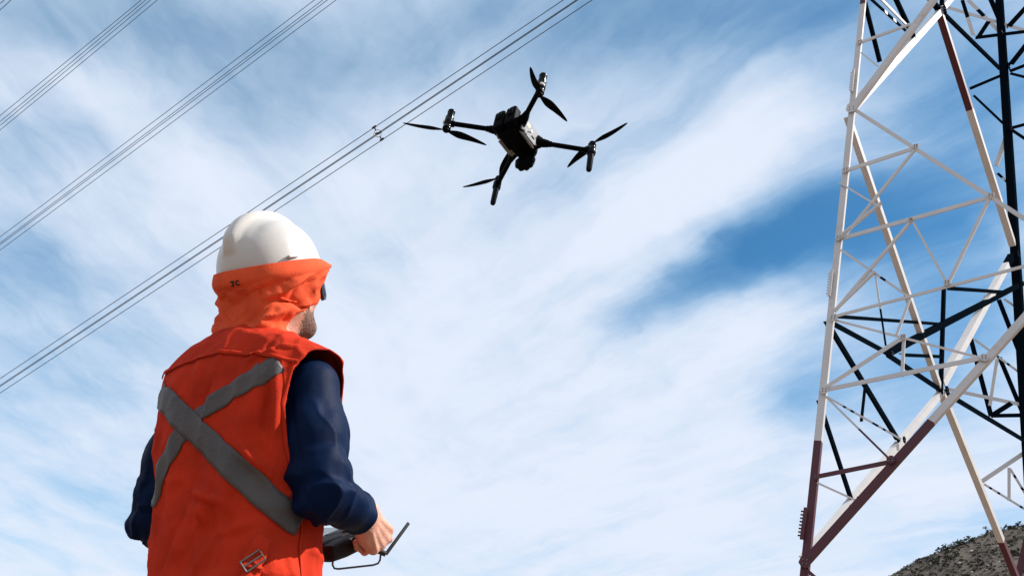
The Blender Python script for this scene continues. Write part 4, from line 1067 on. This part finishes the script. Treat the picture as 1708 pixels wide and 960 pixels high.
def hood_pt(a, v, off=0.0):
    """a -1..1 across, v 0..1 down"""
    def raw(a, v):
        t = a * hood_tmax(v); R = np.stack(hood_rings(t)); x = np.clip(v, 0, 1) * (KN - 1); i = np.clip(np.floor(x).astype(int), 0, KN - 2); f = (x - i)[..., None]
        g = lambda k: np.take_along_axis(R, np.clip(k, 0, KN - 1)[None, ..., None], 0)[0]
        p0, p1, p2, p3 = g(i - 1), g(i), g(i + 1), g(i + 2)
        return .5 * (2 * p1 + (p2 - p0) * f + (2 * p0 - 5 * p1 + 4 * p2 - p3) * f ** 2 + (3 * p1 - p0 - 3 * p2 + p3) * f ** 3), t
    e = 2e-3; P, t = raw(a, v); da = raw(np.clip(a + e, -1, 1), v)[0] - raw(np.clip(a - e, -1, 1), v)[0]; dv = raw(a, np.clip(v + e, 0, 1))[0] - raw(a, np.clip(v - e, 0, 1))[0]
    n = np.cross(dv, da); n /= np.linalg.norm(n, axis=-1, keepdims=True) + 1e-12
    sh = P.shape[:-1]; q = P.reshape(-1, 3)
    nz = (fbm(q * 16, 61, 3) - .5).reshape(sh); nz2 = (fbm(q * 40, 63, 2) - .5).reshape(sh)
    k = smooth01((v - .22) / .14)
    # pulls that run from the nape up towards the brim on each side
    at = np.abs(t); ph = v * 5.2 + at * 1.05 + nz * 1.3
    f = (1 - np.abs(np.sin(ph * math.pi))) ** 1.6 * .017 * k * smooth01((1.0 - v) / .15) * (.35 + .65 * smooth01(at / 1.1))
    f += np.sin(ph * 9 + 2 * nz) * .0022 * k
    f -= .016 * np.exp(-((v - .60 - .02 * np.sin(t * 2)) / .05) ** 2) * smooth01((1.9 - at) / .6) * (.5 + np.abs(nz) * 2)
    f += .012 * np.exp(-((v - .83) / .05) ** 2) * (.6 + 1.2 * nz) + np.sin(t * 7 + 1 + nz * 5) * .006 * smooth01((v - .85) / .15)
    f += nz * .010 * k + nz2 * .004 * k + .0015 * nz2
    return P + n * (f + off)[..., None]
na, nvh = 150, 90
a_, v_ = np.meshgrid(np.linspace(-1, 1, na), np.linspace(0, 1, nvh)); P = hood_pt(a_, v_)
F = [(j * na + i, (j + 1) * na + i, (j + 1) * na + i + 1, j * na + i + 1) for j in range(nvh - 1) for i in range(na - 1)]
hood = pydata('neck_shade', P.reshape(-1, 3), F, M_hood, person)
b_ = bmesh.new(); b_.from_mesh(hood.data); bmesh.ops.remove_doubles(b_, verts=b_.verts, dist=.0006); bmesh.ops.recalc_face_normals(b_, faces=b_.faces); b_.to_mesh(hood.data); b_.free()
hood.data.polygons.foreach_set('use_smooth', [True] * len(hood.data.polygons))
md = hood.modifiers.new('cloth_thickness', 'SOLIDIFY'); md.thickness = .003; md.offset = 0
# initials inked on the band
def ink(strokes, t0, v0, ha, hv):
    mb = MB()
    for st in strokes:
        pa = np.array([(t0 + x * ha) / hood_tmax(v0) for x, y in st]); pv = np.array([v0 - y * hv for x, y in st]); P = hood_pt(pa, pv, .0022)
        mb.path(list(P), .0018, 6)
    mb.build('initials', M_ink, hood)
ink([[(-1.1, .9), (-.0, .9)], [(-.45, .9), (-.45, -.5), (-.7, -.95), (-1.15, -.6)], [(1.3, .75), (.9, .95), (.5, .6), (.4, 0), (.55, -.65), (.9, -.95), (1.35, -.7)]], .18, .205, .068, .036)

# ---- hard hat
nt_, nph = 96, 40
t_, p_ = np.meshgrid(np.linspace(0, 2 * np.pi, nt_, endpoint=False), np.linspace(0, 1, nph)); zz_ = p_ ** 1.0
ph = p_ * math.pi / 2; rr_ = np.cos(ph) ** .88; hz = np.sin(ph) ** .95
x = .1125 * rr_ * np.sin(t_); y = -.135 * rr_ * np.cos(t_); z = .140 * hz
cr = np.exp(-(np.abs(x) / .019) ** 4) * smooth01((z - .052) / .016) * smooth01((.134 - np.abs(y)) / .03)
vl = np.exp(-((np.abs(x) - .043) / .016) ** 2) * smooth01((z - .055) / .05) * smooth01((.12 - np.abs(y)) / .06)
nrm = np.stack([x / .1135 ** 2, y / .137 ** 2, z / .142 ** 2], -1); nrm /= np.linalg.norm(nrm, axis=-1, keepdims=True)
P = np.stack([x, y, z], -1) + nrm * (.018 * cr - .005 * vl)[..., None]
P = head(P); V = list(P.reshape(-1, 3)); F = [(j * nt_ + i, j * nt_ + (i + 1) % nt_, (j + 1) * nt_ + (i + 1) % nt_, (j + 1) * nt_ + i) for j in range(nph - 1) for i in range(nt_)]
hat = pydata('hard_hat', V, F, M_hat, person)
b_ = bmesh.new(); b_.from_mesh(hat.data); bmesh.ops.remove_doubles(b_, verts=b_.verts, dist=.0008); bmesh.ops.recalc_face_normals(b_, faces=b_.faces); b_.to_mesh(hat.data); b_.free()
hat.data.polygons.foreach_set('use_smooth', [True] * len(hat.data.polygons))
md = hat.modifiers.new('shell_thickness', 'SOLIDIFY'); md.thickness = .003; md.offset = -1
rows = []
for dr, dz in ((0, .004), (.006, 0), (.008, -.004), (.002, -.006)):
    rows.append([head(np.array([(.1125 + dr) * math.sin(t), -(.136 + dr + (.034 * dr / .008 if dr > 0 else 0) * float(smooth01(-math.cos(t) * 1.2))) * math.cos(t), dz])) for t in np.linspace(0, 2 * math.pi, 96, endpoint=False)])
mb = MB(); mb.loft(rows, False); mb.build('brim', M_hat, hat)
for sx in (-1, 1):
    mb = MB(); c = head(np.array([.1085 * sx, -.038, .030])); R = Matrix((tuple(HY), tuple(HX), tuple(HZ))).transposed()
    mb.box(c, (.032, .010, .007), R, .003, 3); mb.build('accessory_slot', M_hat, hat)
mb = MB(); mb.box(head(np.array([0, .128, .052])), (.05, .012, .012), Matrix((tuple(HX), tuple(HY), tuple(HZ))).transposed(), .004, 3); mb.build('front_lug', M_hat, hat)
# ---- sunglasses
mb = MB(); rows = []
for z_, k in ((-.020, 0), (-.028, 1), (-.048, 1.0), (-.068, .9), (-.078, 0)):
    rows.append([head(np.array([.081 * math.sin(a), .131 * math.cos(a) ** .55 + .008 + .005 * k, z_ - .006 * abs(math.sin(a)) ** 2])) for a in np.linspace(-1.25, 1.25, 31)])
mb.loft(rows, False, False); gl = mb.build('sunglasses', M_black, person); md = gl.modifiers.new('lens_thickness', 'SOLIDIFY'); md.thickness = .004
for sx in (-1, 1):
    mb = MB(); mb.path([head(np.array(q)) for q in ((.074 * sx, .042, -.034), (.080 * sx, .01, -.034), (.079 * sx, -.03, -.036))], .0035, 8); mb.build('temple_arm', M_black, gl)

# ============================================================ remote controller held at the waist
M_ctl = mat('controller_grey', (0.009, 0.009, 0.010), 0.6, var=0.15, nscale=40, bump=0.15, bscale=300, spec=0.2)
M_ctl2 = mat('controller_dark', (0.006, 0.006, 0.007), 0.4)
M_wire = mat('dark_metal', (0.06, 0.065, 0.07), 0.3, 0.6)
M_scr = mat('screen_glass', (0.01, 0.011, 0.014), 0.06, coat=0.5)
CT = math.radians(28); CO = np.array([0.0, .222, 1.083]); CU = np.array([0, math.cos(CT), math.sin(CT)]); CN = np.array([0, -math.sin(CT), math.cos(CT)])
rc, rs = math.cos(PAZ), math.sin(PAZ)
CTM = Matrix(((rc, rs * CU[1], rs * CN[1], 0), (-rs, rc * CU[1], rc * CN[1], 0), (0, CU[2], CN[2], 0), (0, 0, 0, 1)))
ctl = tag(empty('remote_controller', mat=Matrix.Translation(Vector(w_of(CO))) @ CTM), 'dark grey drone remote controller held at waist height by the worker in the orange vest', 'remote controller')
def cl(p): q = np.asarray(p, float) - CO; return np.array([q[0], q @ CU, q @ CN])
mb = MB(); mb.box((0, 0, 0), (.27, .150, .036), None, .012, 3); mb.box((0, .0, -.022), (.16, .09, .016), None, .006); mb.build('shell', M_ctl, ctl)
for sx in (-1, 1):
    mb = MB(); mb.loft([[(.143 * sx + math.copysign(abs(math.cos(a)) ** .5, math.cos(a)) * rx, yy, -.005 + math.copysign(abs(math.sin(a)) ** .5, math.sin(a)) * rz) for a in np.linspace(0, 2 * math.pi, 24, endpoint=False)] for yy, rx, rz in ((-.079, .014, .012), (-.074, .020, .018), (-.03, .022, .021), (.03, .022, .020), (.070, .020, .018), (.076, .014, .012))]); mb.build('grip', M_ctl, ctl)
    mb = MB(); mb.lathe([(0, 0), (.012, 0), (.011, .004), (.004, .006), (.0035, .016), (.007, .018), (.007, .021), (0, .022)], (.118 * sx, .03, .018), (0, 0, 1), 16); mb.build('stick', M_ctl2, ctl)
    mb = MB(); mb.lathe([(0, 0), (.010, 0), (.010, .012), (0, .013)], (.115 * sx, .070, .004), (0, 1, 0), 16); mb.build('dial', M_ctl2, ctl)
mb = MB(); mb.box((0, .004, .0185), (.170, .112, .003), None, .001); mb.build('screen', M_scr, ctl, False)
mb = MB()
for k in range(5): mb.box((-.05 + .025 * k, -.055, -.019), (.016, .006, .004), None, .001)
tag(mb.build('vent', M_ctl2, ctl, False), kind='stuff')
A0, A1 = cl((.205, .288, 1.070)), cl((.231, .323, 1.150)); ad = (A1 - A0); aL = np.linalg.norm(ad); ad /= aL; av = np.cross(ad, [0.3, .9, .2]); av /= np.linalg.norm(av); aw = np.cross(ad, av)
mb = MB(); mb.box((A0 + A1) / 2, (.0085, .0045, aL), Matrix((tuple(aw), tuple(av), tuple(ad))).transposed(), .0015); mb.build('antenna', M_wire, ctl)
mb = MB(); mb.path([cl(q) for q in ((.126, .200, 1.047), (.124, .205, 1.030), (.126, .211, 1.0235), (.132, .218, 1.0235), (.182, .278, 1.044), (.190, .284, 1.049), (.194, .284, 1.056), (.196, .280, 1.078))], .0023, 10); mb.build('wire_bracket', M_wire, ctl)
mb = MB(); mb.tube(cl((.205, .288, 1.070)), cl((.185, .27, 1.078)), .006, .007, 10); mb.build('antenna_hinge', M_ctl2, ctl)
